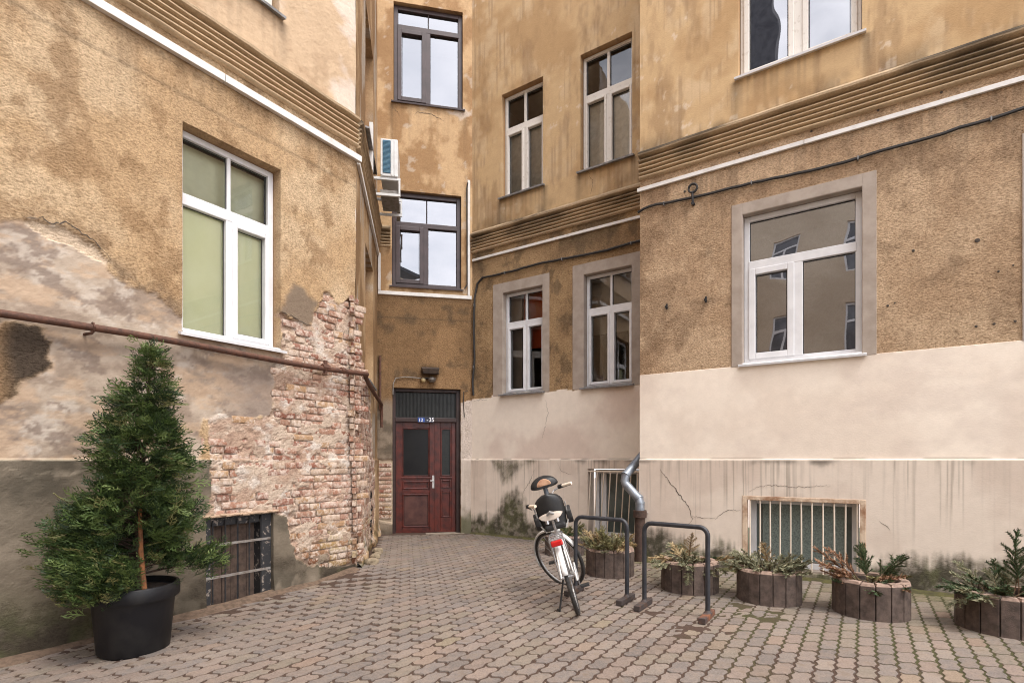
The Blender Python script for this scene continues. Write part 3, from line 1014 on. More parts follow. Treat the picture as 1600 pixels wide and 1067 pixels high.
def crack(W, parent, pts, wid=.010, seed=1, h=.0):
    r = np.random.default_rng(seed)
    wid *= .62
    P = []
    for a, b in zip(pts[:-1], pts[1:]):
        n = max(2, int(math.hypot(b[0] - a[0], b[1] - a[1]) / .025))
        for k in range(n):
            t = k / n
            P.append((a[0] + (b[0] - a[0]) * t + r.uniform(-.012, .012), a[1] + (b[1] - a[1]) * t + r.uniform(-.012, .012)))
    P.append(pts[-1])
    m = MB(); vs = []; fs = []
    L_ = len(P)
    for i, (u, z) in enumerate(P):
        a = P[max(0, i - 1)]; b = P[min(L_ - 1, i + 1)]
        t = np.array([b[0] - a[0], b[1] - a[1]]); t = t / (np.hypot(*t) + 1e-9)
        wv = wid * .5 * (1 - abs(2 * i / (L_ - 1) - 1) ** 2 * .8) * r.uniform(.5, 1.2)
        vs += [W.p(u - t[1] * wv, z + t[0] * wv, h), W.p(u, z, h + .0012), W.p(u + t[1] * wv, z - t[0] * wv, h)]
    for i in range(L_ - 1):
        fs += [(3 * i, 3 * i + 1, 3 * i + 4, 3 * i + 3), (3 * i + 1, 3 * i + 2, 3 * i + 5, 3 * i + 4)]
    m.add(vs, fs)
    return m.build('crack', CRK, parent)


def bpx(u, z): return (u, z)


crack(WB, wall_b, [(.30, 1.26), (.42, 1.12), (.52, .98), (.62, .86), (.70, .74), (.73, .62), (.66, .52)], .018, 1, .0402)
crack(WB, wall_b, [(.73, .66), (.88, .64), (1.02, .65)], .010, 2, .0402)
crack(WB, wall_b, [(1.02, .63), (1.10, .72), (1.2, .76), (1.33, .76)], .010, 3, .0402)
crack(WB, wall_b, [(1.40, 1.0), (1.5, 1.06), (1.7, 1.09), (1.9, 1.07), (2.3, 1.10)], .009, 4, .0402)
crack(WB, wall_b, [(2.75, .72), (2.83, .68), (2.86, .62)], .009, 5, .0402)
crack(WR, wall_r, [(1.60, 2.45), (1.66, 2.2), (1.58, 1.9), (1.52, 1.7)], .007, 6, .0085)
crack(WR, wall_r, [(1.42, 1.25), (1.3, 1.0), (1.18, .85), (1.15, .7)], .010, 7, .0402)
crack(WR, wall_r, [(1.85, 1.35), (1.95, 1.2), (2.15, 1.15)], .008, 8, .0402)
crack(WR, wall_r, [(2.4, 6.15), (2.5, 5.95), (2.45, 5.75)], .012, 9, .002)
crack(WD, wall_d, [(.65, 7.8), (.72, 7.86), (.85, 7.85), (.98, 7.86), (1.12, 7.80), (1.22, 7.76)], .018, 10, .003)
crack(WD, wall_d, [(.28, 7.9), (.36, 7.82), (.42, 7.72)], .010, 11, .003)
crack(WL, wall_l, [(-3.16, 3.23), (-3.05, 3.275), (-2.98, 3.245), (-2.91, 3.285), (-2.82, 3.25), (-2.70, 3.20), (-2.60, 3.08)], .016, 12, .010)
crack(WL, wall_l, [(-1.02, 3.01), (-.86, 2.99), (-.70, 2.93), (-.62, 2.96)], .018, 13, .006)
crack(WR, wall_r, [(.02, 2.50), (.2, 2.53), (.35, 2.51)], .012, 14, .0085)

# ------------------------------------------------------------------ windows
def quad(W, u0, u1, z0, z1, h):
    m = MB(); P = W.p
    m.add([P(u0, z0, h), P(u1, z0, h), P(u1, z1, h), P(u0, z1, h)], [(0, 1, 2, 3)])
    return m


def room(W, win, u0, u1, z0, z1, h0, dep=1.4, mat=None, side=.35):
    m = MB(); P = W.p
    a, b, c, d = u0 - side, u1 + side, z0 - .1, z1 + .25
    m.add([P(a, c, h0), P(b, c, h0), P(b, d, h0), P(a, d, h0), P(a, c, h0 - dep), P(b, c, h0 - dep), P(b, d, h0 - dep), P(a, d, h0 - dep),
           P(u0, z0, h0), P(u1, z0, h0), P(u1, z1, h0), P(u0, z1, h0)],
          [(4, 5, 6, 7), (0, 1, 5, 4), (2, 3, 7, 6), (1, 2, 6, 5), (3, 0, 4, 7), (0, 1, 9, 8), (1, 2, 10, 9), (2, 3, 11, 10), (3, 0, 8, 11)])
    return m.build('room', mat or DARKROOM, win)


def frame_mb(W, u0, u1, z0, z1, fw, h0, h1, m=None):
    m = m or MB()
    m.wbox(W, u0, u0 + fw, z0, z1, h0, h1); m.wbox(W, u1 - fw, u1, z0, z1, h0, h1)
    m.wbox(W, u0 + fw, u1 - fw, z0, z0 + fw, h0, h1); m.wbox(W, u0 + fw, u1 - fw, z1 - fw, z1, h0, h1)
    return m


def window(W, parent, u0, u1, z0, z1, dep, mat, glass, zt=None, um=None, um2=None, sash=(), fw=.06, tw=.11, mw=.10, mu=.035, sill=SILLGREY, sill_out=.06, sw=.055, roomy=True, th=.065, label=None):
    """frame sits at the back of the reveal; sash = which lower lights carry a casement ('l','r')"""
    g = .004
    h1 = -dep + .02; h0 = h1 - th
    win = frame_mb(W, u0 + g, u1 - g, z0 + g, z1 - g, fw, h0, h1).build('window', mat, parent, bev=.006)
    if label: win['label'] = label
    iu0, iu1, iz0, iz1 = u0 + g + fw, u1 - g - fw, z0 + g + fw, z1 - g - fw
    gh = h0 + .02
    ov = .012
    if zt:
        m = MB(); m.wbox(W, iu0 - ov, iu1 + ov, zt - tw / 2, zt + tw / 2, h0 + .004, h1 + .008); m.build('transom', mat, win, bev=.006)
        ztop = zt - tw / 2
    else: ztop = iz1
    lights = []
    if um:
        m = MB(); m.wbox(W, um - mw / 2, um + mw / 2, iz0 - ov, ztop + ov, h0 + .006, h1 + .005); m.build('mullion', mat, win, bev=.006)
        lights += [('l', iu0, um - mw / 2, iz0, ztop), ('r', um + mw / 2, iu1, iz0, ztop)]
    else: lights.append(('l', iu0, iu1, iz0, ztop))
    if zt:
        if um2:
            m = MB(); m.wbox(W, um2 - mu / 2, um2 + mu / 2, zt + tw / 2 - ov, iz1 + ov, h0 + .012, h1 - .008); m.build('muntin', mat, win, bev=.003)
            lights += [('t', iu0, um2 - mu / 2, zt + tw / 2, iz1), ('t', um2 + mu / 2, iu1, zt + tw / 2, iz1)]
        else: lights.append(('t', iu0, iu1, zt + tw / 2, iz1))
    for nm, a, b, c, d in lights:
        if nm in sash:
            frame_mb(W, a - .008, b + .008, c - .008, d + .008, sw, h0 + .010, h1 + .018).build('sash', mat, win, bev=.006)
        quad(W, a - .004, b + .004, c - .004, d + .004, gh).build('pane', glass, win)
        gk = MB(); e = sw if nm in sash else 0
        frame_mb(W, a + e - .001, b - e + .001, c + e - .001, d - e + .001, .008, gh + .002, gh + .008, gk)
        gk.build('gasket', CABLE, win)
    if sill:
        m = MB(); P = W.p
        a, b = u0 - .04, u1 + .04
        m.hexa([P(a, z0 - .045, sill_out), P(b, z0 - .045, sill_out), P(b, z0 - .03, .002), P(a, z0 - .03, .002), P(a, z0 - .020, sill_out + .004), P(b, z0 - .020, sill_out + .004), P(b, z0 - .004, .002), P(a, z0 - .004, .002)])
        m.wbox(W, u0 + .003, u1 - .003, z0 - .004, z0 + .012, h1 - .01, .002)
        m.build('sill', sill, win)
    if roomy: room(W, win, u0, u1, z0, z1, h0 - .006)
    return win


def drape(W, win, u0, u1, z0, z1, h, mat, name='curtain', amp=.025, freq=30, seed=1):
    m = MB(); n = int((u1 - u0) / .02) + 2
    us = np.linspace(u0, u1, n)
    hh = h + amp * (np.sin(us * freq + 2 * vnoise(us * 5, us * 0, seed)) * .6 + (vnoise(us * 14, us * 0, seed + 1) - .5))
    vs = []
    for u, q in zip(us, hh): vs += [W.p(u, z0, q * 1.0), W.p(u, (z0 + z1) / 2, q - .004), W.p(u, z1, h * .5 + q * .5)]
    fs = []
    for i in range(n - 1): fs += [(3 * i, 3 * i + 3, 3 * i + 4, 3 * i + 1), (3 * i + 1, 3 * i + 4, 3 * i + 5, 3 * i + 2)]
    m.add(vs, fs)
    return m.build(name, mat, win, smooth=True)


BLIND = pm('pale_green_blind', sr(232, 234, 200), sr(226, 228, 190), 2, .9)
BLIND_GREY = pm('grey_green_roller', sr(206, 208, 178), sr(190, 192, 164), 3, .9)
LACE = pm('grey_net_curtain', sr(226, 218, 206), sr(206, 198, 186), 12, .95)
ORANGE = pm('orange_room_wall', sr(206, 92, 50), sr(186, 80, 42), 2, .9)
PALEBLUE = pm('pale_blue_roller', sr(206, 220, 234), sr(192, 208, 226), 2, .8)
ROOMWALL = pm('pale_room_wall', sr(200, 194, 186), sr(180, 175, 168), 2, .9)

# left wing, ground floor: green blind behind white plastic window
wl = window(WL, left, -2.03, -1.03, 2.60, 4.56, .15, PVC, GLASS_BLIND, zt=3.90, um=-1.52, um2=-1.52, sash=('r',), fw=.06, tw=.11, mw=.075, sw=.05, sill=PVC, label='white window with pale green blind')
drape(WL, wl, -2.0, -1.06, 2.62, 3.95, -.208, BLIND, 'blind', .005, 7, 3)
quad(WL, -2.02, -1.04, 3.93, 4.52, -.30).build('blind', BLIND_GREY, wl)
window(WL, left, -2.03, -1.04, 6.24, 8.12, .15, OLDWHITE, GLASS_OLD, zt=7.5, um=-1.53, um2=-1.53, sash=('l', 'r'))
# return wall
for z0, z1 in ((2.60, 4.56), (6.25, 8.13)):
    window(WS, left, 1.10, 2.30, z0, z1, .16, OLDWHITE, GLASS_OLD, zt=z0 + 1.3, um=1.7, um2=1.7, sash=('l', 'r'))
# stairwell
window(WD, bay, .26, 1.54, 4.62, 6.38, .10, BROWNPVC, GLASS_STAIR, zt=5.79, um=.88, um2=.90, sash=('l',), fw=.075, tw=.09, mw=.09, mu=.008, sill=BROWNPVC, sill_out=.045, sw=.075, label='dark brown stair window with the sky mirrored, above the door')
window(WD, bay, .29, 1.57, 8.02, 9.86, .10, BROWNPVC, GLASS_STAIR, zt=9.46, um=.92, um2=.93, sash=('l',), fw=.075, tw=.09, mw=.09, mu=.008, sill=BROWNPVC, sill_out=.045, sw=.075, label='dark brown stair window at the top of the bay')
# right wing, set back
w1 = window(WR, right, .70, 1.55, 2.60, 4.44, .13, PVC, GLASS, zt=3.86, um=1.14, um2=1.14, sash=('l', 'r'), fw=.05, tw=.10, mw=.055, sw=.04, sill=SILLGREY, sill_out=.08, label='white window with an orange wall inside')
m = MB(); m.wbox(WR, .98, 1.75, 3.42, 4.66, -.30, -.28); m.build('interior_wall', ORANGE, w1)
m = MB(); m.wbox(WR, .60, .93, 2.55, 4.6, -.36, -.30); m.build('cupboard', ROOMWALL, w1)
w2 = window(WR, right, 2.33, 3.17, 2.60, 4.46, .13, PVC, GLASS, zt=3.86, um=2.77, um2=2.77, sash=('l', 'r'), fw=.05, tw=.10, mw=.055, sw=.04, sill=SILLGREY, sill_out=.08, label='white window beside the projecting wall')
m = MB(); m.wbox(WR, 2.0, 3.4, 3.55, 4.6, -.48, -.45); m.build('interior_wall', ROOMWALL, w2)
for (a, b, z1) in ((.68, 1.55, 8.06), (2.27, 3.17, 8.12)):
    c = (a + b) / 2
    w3 = window(WR, right, a, b, 6.18, z1, .13, OLDWHITE, GLASS_OLD, zt=7.42, um=c, um2=c, sash=('l', 'r'), fw=.05, tw=.11, mw=.075, mu=.045, sill=SILLGREY, sill_out=.07, sw=.036)
    drape(WR, w3, a, b, 6.2, 7.42, -.205, LACE, amp=.018, seed=int(a * 10))
# right wing, projecting
w4 = window(WB, right, 1.335, 2.605, 2.61, 4.49, .13, PVC, GLASS_MIRROR, zt=3.86, um=1.95, sash=('l',), fw=.065, tw=.11, mw=.10, sill=PVC, sill_out=.05, sw=.075, label='large white window mirroring the house opposite')
w5 = window(WB, right, 1.29, 2.60, 6.24, 8.12, .14, OLDWHITE, GLASS_MIRROR, zt=7.6, um=1.95, sash=('l', 'r'), fw=.05, tw=.12, mw=.11, sill=PVC, sill_out=.06, sw=.06, label='weathered white window with pale blue blind')
quad(WB, 1.98, 2.56, 6.27, 8.0, -.24).build('blind', PALEBLUE, w5)
window(WB, right, 4.06, 5.3, 2.61, 4.49, .16, PVC, GLASS, zt=3.86, um=4.68, sash=('l',), sill=PVC, sill_out=.05)
window(WB, right, 4.0, 5.3, 6.24, 8.12, .14, OLDWHITE, GLASS, zt=7.6, um=4.65, sash=('l', 'r'), sill=PVC)


# plain grey render surrounds of the ground floor windows
def surround(W, parent, u0, u1, zb_, zt_, a, b, top, out=.012):
    m = MB()
    m.wbox(W, u0, a, zb_, zt_, -.01, out); m.wbox(W, b, u1, zb_, zt_, -.01, out); m.wbox(W, a, b, top, zt_, -.01, out)
    # reveal lining
    m.wbox(W, a - .012, a + .006, zb_, top + .012, -.10, out - .002); m.wbox(W, b - .006, b + .012, zb_, top + .012, -.10, out - .002); m.wbox(W, a + .006, b - .006, top - .006, top + .012, -.10, out - .002)
    return m.build('surround', SURR, parent, bev=.004)


surround(WR, right, .49, 1.68, 2.57, 4.62, .70, 1.55, 4.44)
surround(WR, right, 2.13, 3.36, 2.57, 4.64, 2.33, 3.17, 4.46)
surround(WB, right, 1.21, 2.735, 2.575, 4.63, 1.335, 2.605, 4.49)
surround(WB, right, 3.925, 5.44, 2.575, 4.63, 4.06, 5.3, 4.49)

# cellar windows
BOARD = pm('weathered_board', sr(92, 75, 64), sr(66, 53, 46), 14, .9, bump=.5, bscale=40)
cw = MB(); cw.wbox(WL, -1.83, -1.76, -.2, .83, -.18, -.02); cw.wbox(WL, -1.24, -1.13, -.2, .83, -.18, -.015); cw.wbox(WL, -1.76, -1.24, .74, .83, -.18, -.05)
cwo = cw.build('cellar_window', pm('flaking_black_paint', (.02, .02, .022), (.30, .25, .21), 22, .6, bump=.4, p=(.56, .66)), left, bev=.006)
for k in range(6):
    m = MB(); a = -1.76 + k * .087
    m.wbox(WL, a, a + .082, -.2, .74, -.17 - .004 * (k % 2), -.145 - .004 * (k % 2)); m.build('board', BOARD, cwo, bev=.003)
gr = thing('window_grille', 'black iron grille over the boarded cellar window by the conifer', 'grille', WL.p(-1.48, 0, 0))
for k in range(5):
    u = -1.74 + k * .125
    m = MB(); m.tube([WL.p(u, -.12, -.03), WL.p(u, .80, -.03)], .009, 6); m.build('bar', IRON, gr, smooth=True)
for z in (.24, .56):
    m = MB(); m.wbox(WL, -1.82, -1.14, z - .012, z + .012, -.022, -.012); m.build('crossbar', pm('bare_steel', (.32, .30, .28), (.2, .16, .13), 20, .5, .4), gr)
# crumbling lintel edge above it
m = MB()
r0 = np.random.default_rng(5)
for k in range(14):
    u = -1.86 + k * .055
    m.obox(WL.p(u + .03, .846 + r0.uniform(-.006, .008), .02 + r0.uniform(-.006, .008)), [(*WL.d, r0.uniform(-.08, .08)), (*WL.n, 0), (0, 0, 1)], .075, .05, .022)
m.setc((0, 0, 0)); m.c = [(*(sr(206, 178, 152) * K), .5)] * len(m.v)
m.build('lintel_edge', STUCCO, wall_l, bev=.006)

MESHGL = pm('dark_cellar_glass', sr(96, 104, 100), sr(74, 82, 79), 3, .18, spec=.6)


def cellar(W, parent, u0, u1, z0, z1, dep, wm_u):
    win = frame_mb(W, u0 + .05, u1 - .05, z0 + .02, z1 - .01, .07, -dep - .02, -dep + .04).build('cellar_window', PVC, parent, bev=.005)
    quad(W, u0 + .09, u1 - .09, z0 + .06, z1 - .05, -dep).build('pane', MESHGL, win)
    if wm_u:
        m = MB(); m.wbox(W, wm_u - .05, wm_u + .05, z0 + .08, z1 - .07, -dep - .01, -dep + .045); m.build('mullion', PVC, win, bev=.005)
    m = MB(); m.wbox(W, u0 + .003, u1 - .003, z0 - .1, z0 + .02, -dep - .05, -.004); m.build('sill', SURR, win)
    return win


cb = cellar(WB, right, 1.36, 2.62, .06, .93, .17, None)
drape(WB, cb, 1.55, 2.45, .14, .88, -.155, pm('woven_wire_mesh', sr(124, 136, 130), sr(88, 98, 94), 60, .6), 'wire_mesh', .003, 12, 4)
cr_ = cellar(WR, right, 2.42, 3.30, .12, 1.25, .19, 2.62)
CREAMBAR = pm('chipped_cream_paint', sr(222, 208, 190), sr(150, 118, 90), 30, .6, bump=.3, p=(.66, .80))
RUSTF = pm('rusty_cream_frame', sr(210, 188, 164), sr(150, 112, 84), 7, .8, bump=.4)
g1 = thing('window_grille', 'cream painted bar grille on the cellar window behind the planters', 'grille', WB.p(1.99, 0, 0))
m = MB(); m.wbox(WB, 1.345, 1.40, .02, .95, -.02, .045); m.wbox(WB, 2.58, 2.635, .02, .95, -.02, .045); m.wbox(WB, 1.40, 2.58, .90, .95, -.02, .044)
m.build('frame', RUSTF, g1, bev=.004)
for k in range(11):
    u = 1.435 + k * .112
    lean = (k % 3 - 1) * .004
    m = MB(); m.tube([WB.p(u + lean, -.0, .02), WB.p(u, .91, .02)], .0095, 6); m.build('bar', CREAMBAR, g1, smooth=True)
g2 = thing('window_grille', 'slightly splayed cream bar grille left of the zinc downpipe', 'grille', WR.p(2.86, 0, 0))
m = MB(); m.wbox(WR, 2.42, 3.30, 1.20, 1.225, .012, .034); m.build('frame', CREAMBAR, g2, bev=.003)
for k in range(8):
    u = 2.46 + k * .115
    m = MB(); m.tube([WR.p(u - .05, .12, .03), WR.p(u + .01, 1.20, .023)], .009, 6); m.build('bar', CREAMBAR, g2, smooth=True)

# ------------------------------------------------------------------ door
DOORRED = pm('dark_red_door_paint', sr(90, 34, 24), sr(58, 21, 16), 9, .38, bump=.12, bscale=30)
DOORWORN = pm('scuffed_door_paint', sr(84, 50, 42), sr(54, 23, 18), 6, .55, bump=.15, bscale=40, p=(.35, .7))
DOORDK = pm('dark_door_frame', sr(56, 36, 32), sr(42, 26, 23), 10, .5)
BLACKGL = pm('black_door_glass', (.008, .008, .009), (.012, .012, .012), 3, .2, spec=.2)
RIBGL = pm('ribbed_transom_glass', (.022, .024, .022), (.012, .013, .013), 14, .3, spec=.3)
du0, du1, hz = .27, 1.53, -.16
m = MB()
m.wbox(WD, du0, du0 + .055, -.05, 2.73, hz - .06, hz + .06); m.wbox(WD, du1 - .075, du1, -.05, 2.73, hz - .06, hz + .06); m.wbox(WD, du0 + .055, du1 - .075, 2.67, 2.73, hz - .06, hz + .06)
door = m.build('door', DOORDK, bay, bev=.006)
door['label'] = 'dark red panelled double door with ribbed transom light'
m = MB(); m.wbox(WD, du0 + .045, du1 - .065, 2.11, 2.19, hz - .05, hz + .07); m.build('transom_bar', DOORDK, door, bev=.008)
m = MB()
for k in range(44):
    u = du0 + .055 + k * .0257
    m.wbox(WD, u, u + .020, 2.18, 2.68, hz - .02, hz - .012 + .0015 * (k % 2))
m.build('transom_light', RIBGL, door)
LZ0, LZ1 = .02, 2.12
dl0, dlm, dl1 = du0 + .058, 1.075, du1 - .078


def leaf(a, b, name, panels, glass):
    """stiles and rails round panels [(z0,z1)]; the panels lie back, with a raised moulding"""
    m = MB()
    st = .115 if b - a > .5 else .085
    m.wbox(WD, a, a + st, LZ0, LZ1, hz - .045, hz); m.wbox(WD, b - st, b, LZ0, LZ1, hz - .045, hz)
    edges = [LZ0] + [z for p in sorted(panels + [glass]) for z in p] + [LZ1]
    for k in range(0, len(edges), 2): m.wbox(WD, a + st, b - st, edges[k], edges[k + 1], hz - .043, hz - .0015)
    return m, a + st, b - st


for a, b, lab in ((dl0, dlm - .004, 'wide'), (dlm + .004, dl1, 'narrow')):
    gl = (1.08, 2.00)
    pn = [(.12, .76), (.84, 1.00)] if lab == 'wide' else [(.30, .80), (.86, 1.02)]
    m, pa, pb = leaf(a, b, lab, pn, gl)
    lf = m.build('door_leaf', DOORRED, door, bev=.005)
    for (z0, z1) in pn:
        q = MB(); q.wbox(WD, pa, pb, z0, z1, hz - .04, hz - .022); q.build('panel', DOORWORN if z0 < .5 and lab == 'wide' else DOORRED, door)
        frame_mb(WD, pa + .002, pb - .002, z0 + .002, z1 - .002, .028, hz - .022, hz + .008).build('moulding', DOORRED, door, bev=.008)
        q = MB(); q.wbox(WD, pa + .05, pb - .05, z0 + .05, z1 - .05, hz - .022, hz - .012)
        if z1 - z0 > .2 and lab == 'wide': q.build('raised_field', DOORWORN, door, bev=.008)
    q = MB(); q.wbox(WD, pa, pb, *gl, hz - .04, hz - .03); q.build('door_glass', BLACKGL if lab == 'wide' else RIBGL, door)
    frame_mb(WD, pa + .002, pb - .002, gl[0] + .002, gl[1] - .002, .022, hz - .03, hz + .008).build('moulding', DOORRED, door, bev=.006)
    q = MB(); q.wbox(WD, pa - .02, pb + .02, gl[0] - .035, gl[0] - .005, hz - .002, hz + .018); q.build('moulding', DOORRED, door, bev=.006)
m = MB(); m.wbox(WD, dlm - .022, dlm + .022, LZ0, LZ1, hz, hz + .012); m.build('astragal', DOORRED, door, bev=.004)
STEEL = pm('brushed_steel', (.55, .54, .52), (.42, .41, .40), 20, .35, .8)
m = MB(); m.wbox(WD, 1.0, 1.045, .86, 1.10, hz + .002, hz + .008); m.wbox(WD, 1.008, 1.03, .99, 1.01, hz + .008, hz + .05); m.wbox(WD, .965, 1.03, .99, 1.012, hz + .045, hz + .06)
m.build('handle', STEEL, door, bev=.004)
m = MB(); m.wbox(WD, .22, 1.60, -.12, .014, -.3, .05); m.build('threshold', pm('worn_stone', sr(150, 138, 124), sr(120, 110, 98), 10, .9, bump=.3), door, bev=.01)
room(WD, door, du0, du1, 0, 2.73, hz - .07)

# number plate 12 - 35
np_ = thing('number_plate', 'small dark blue plate reading 12 - 35 above the red door', 'sign', WD.p(.85, 2.14, 0))
m = MB(); m.wbox(WD, .725, 1.035, 2.10, 2.20, hz + .072, hz + .080); m.build('plate', pm('navy_enamel', (.012, .018, .05), (.008, .010, .02), 5, .3), np_, bev=.002)
m = MB(); m.wbox(WD, .735, .86, 2.11, 2.19, hz + .080, hz + .0815); m.build('blue_field', pm('blue_enamel', (.02, .07, .32), (.015, .05, .22), 5, .3), np_)
WHITEP = pm('white_enamel', (.8, .8, .82), (.7, .7, .72), 5, .4)
ang = math.atan2(WD.d[1], WD.d[0])
for txt, u, sz in (('12', .745, .085), ('-', .895, .10), ('35', .935, .105)):
    cu = bpy.data.curves.new('numeral', 'FONT'); cu.body = txt; cu.size = sz; cu.extrude = .0006; cu.offset = .0012
    cu.materials.append(WHITEP)
    o = bpy.data.objects.new('numeral', cu); COL.objects.link(o)
    me = bpy.data.meshes.new_from_object(o.evaluated_get(bpy.context.evaluated_depsgraph_get())); bpy.data.objects.remove(o)
    o = link('numeral', me, np_)
    o.location = Vector(WD.p(u, 2.117, hz + .0835)) - np_.location; o.rotation_euler = (R_(90), 0, ang)

# vent hood and lamp over the door
m = MB(); P = WD.p
a, b = .80, 1.12
m.hexa([P(a + .03, 2.98, .17), P(b - .03, 2.98, .17), P(b, 3.0, 0), P(a, 3.0, 0), P(a + .0, 3.07, .20), P(b, 3.07, .20), P(b, 3.13, 0), P(a, 3.13, 0)])
o = m.build('vent_hood', pm('sooty_tin', (.03, .022, .018), (.07, .045, .03), 14, .7), None, bev=.004)
tag(o, 'sooty black tin hood on the wall over the door', 'hood')
lamp = thing('door_lamp', 'pair of small round lamps under the sooty hood', 'lamp', WD.p(.92, 2.86, 0))
m = MB()
for k, (z, r_) in enumerate(((0, .02), (.03, .045), (.06, .05), (.09, .035), (.11, .0))): pass
m.lathe([(0, -.05), (.045, -.045), (.075, -.01), (.07, .03), (.035, .05), (0, .055)], WD.p(.99, 2.885, .07), 14)
m.build('lamp_shade', pm('grey_lamp_glass', sr(120, 112, 104), sr(90, 84, 78), 10, .35), lamp, smooth=True)
m = MB(); m.lathe([(0, -.042), (.03, -.036), (.045, -.005), (.036, .03), (0, .04)], WD.p(.83, 2.875, .06), 14)
m.build('bulb', pm('yellowed_lamp_glass', sr(206, 186, 140), sr(180, 158, 110), 10, .3), lamp, smooth=True)
m = MB(); m.wbox(WD, .80, 1.06, 2.905, 2.925, .0, .06); m.build('bracket', IRON, lamp)
m = MB(); m.tube([P(.28, 2.60, .02), P(.285, 2.80, .02), P(.33, 2.90, .02), P(.5, 2.93, .02), P(.7, 2.92, .02), P(.80, 2.91, .03)], .008, 6); m.build('lamp_cable', pm('grey_flex', (.28, .26, .24), (.2, .18, .16), 10, .6), lamp, smooth=True)

# ------------------------------------------------------------------ trunking, cables, pipes
TZ = 5.17


def trunk(segs, label, th=.075):
    root = thing('cable_trunking', label, 'trunking', segs[0][0].p(segs[0][1], segs[0][3], 0), 'white cable trunking along the walls')
    for (W, u0, u1, z0, z1, hh) in segs:
        m = MB(); m.wbox(W, u0, u1, z0, z1, .003, hh); m.build('duct', TRUNK, root, bev=.004)
    return root


trunk([(WL, -16, -1.66, TZ - .04, TZ + .035, .055), (WL, -1.655, .05, TZ - .04, TZ + .035, .055)], 'broad white cable duct under the cornice of the left wing')
trunk([(WS, .06, 3.10, TZ - .04, TZ + .03, .04)], 'white cable duct below the air conditioner on the return wall')
trunk([(WD, .012, .06, 4.50, 5.18, .04), (WD, .012, 1.735, 4.43, 4.495, .042), (WD, 1.66, 1.705, 4.50, 6.68, .04)], 'white cable duct framing the lower stair window')
trunk([(WR, .02, 3.54, TZ - .025, TZ + .02, .035)], 'thin white cable duct on the set-back wall above the twin windows')
trunk([(WB, -.03, 2.02, TZ - .03, TZ + .022, .035), (WB, 2.026, 9, TZ - .03, TZ + .022, .035)], 'thin white cable duct on the projecting right wall')


def cablepath(W, pts, r, label, seed, sag=.012, h=.03, clip=True):
    rr = np.random.default_rng(seed)
    P_ = []
    for a, b in zip(pts[:-1], pts[1:]):
        n = max(2, int(math.hypot(b[0] - a[0], b[1] - a[1]) / .12))
        for k in range(n):
            t = k / n
            P_.append((a[0] + (b[0] - a[0]) * t, a[1] + (b[1] - a[1]) * t + rr.uniform(-1, 1) * sag * .5))
    P_.append(pts[-1])
    root = thing('cable', label, 'cable', W.p(pts[0][0], min(p[1] for p in pts), h))
    m = MB(); m.tube([W.p(u, z, h + rr.uniform(-.006, .006)) for u, z in P_], r, 6); m.build('sheath', CABLE, root, smooth=True)
    if clip:
        for k in range(4, len(P_) - 1, 9):
            u, z = P_[k]
            m = MB(); m.wbox(W, u - .006, u + .006, z - r * 1.2, z + r * 1.1, .002, h + r * 1.1); m.build('clip', SILLGREY, root)
    return root


cablepath(WB, [(-.02, 4.86), (.15, 4.90), (.35, 4.885), (.721, 4.86), (1.45, 4.845), (2.31, 4.80), (3.19, 4.825), (3.94, 4.865), (6, 4.9), (9, 4.9)], .019, 'black cable sagging across the projecting wall above its window', 1)
cablepath(WR, [(.05, 2.62), (.03, 2.85), (.07, 3.3), (.06, 4.04), (.08, 4.45), (.14, 4.70), (.26, 4.80), (.5, 4.79), (.9, 4.785), (1.57, 4.81), (2.19, 4.775), (2.76, 4.765), (3.3, 4.79), (3.56, 4.80)], .020, 'black cable dropping down the corner beside the door', 2)
cablepath(WD, [(1.60, 4.62), (1.645, 4.7), (1.645, 5.6), (1.64, 6.5), (1.66, 6.62)], .012, 'thin black cable right of the lower stair window', 3, .004, .05, False)
cablepath(WD, [(1.60, 2.20), (1.58, 2.45), (1.585, 2.68), (1.66, 2.70)], .007, 'thin cable end hanging beside the door top', 4, .006, .016, False)
# coil on an old insulator
cl = thing('insulator_hook', 'old iron hook with a coiled cable loop on the right wall', 'hook', WB.p(.74, 4.75, 0))
m = MB(); P = WB.p
m.tube([P(.74 + .055 * math.cos(a), 4.97 + .055 * math.sin(a), .05 + .01 * a / 6) for a in np.linspace(-1.6, 9, 30)], .014, 6); m.build('coil', CABLE, cl, smooth=True)
m = MB(); m.tube([P(.735, 4.78, .03), P(.735, 4.86, .06), P(.735, 4.93, .05)], .016, 6); m.tube([P(.735, 4.78, 0), P(.735, 4.78, .05)], .022, 8); m.build('hook', IRON, cl, smooth=True)
# anchors and drill holes in the right wall
for k, (u, z, s) in enumerate(((.388, 3.466, .02), (.901, 3.477, .02))):
    m = MB(); m.tube([P(u, z, -.01), P(u, z, .07)], s * .5, 6); m.tube([P(u, z, .05), P(u, z, .065)], s, 6); m.wbox(WB, u - .012, u + .012, z - .03, z + .045, .03, .04); m.build('anchor_bolt', IRON, wall_b)
for k, (u, z, s) in enumerate(((3.588, 3.65, .020), (3.062, 3.659, .013), (3.578, 2.77, .012), (3.716, 2.775, .012), (3.874, 2.78, .011), (2.836, 3.10, .012), (2.90, 3.12, .008), (3.75, 3.3, .010), (3.86, 3.34, .008), (.62, 4.98, .014), (2.1, 5.28, .012), (2.75, 5.29, .012), (3.3, 5.28, .012), (1.3, 5.28, .010))):
    m = MB(); m.lathe([(0, .004), (s, .003), (s * 1.15, 0)], (0, 0, 0), 8)
    m.v = [W2 for W2 in (WB.p(u + v[0], z + v[1], v[2] + .006) for v in m.v)]
    m.build('drill_hole', CRK, wall_b)  # dark disc lying on the wall, the hole's shade put into its colour

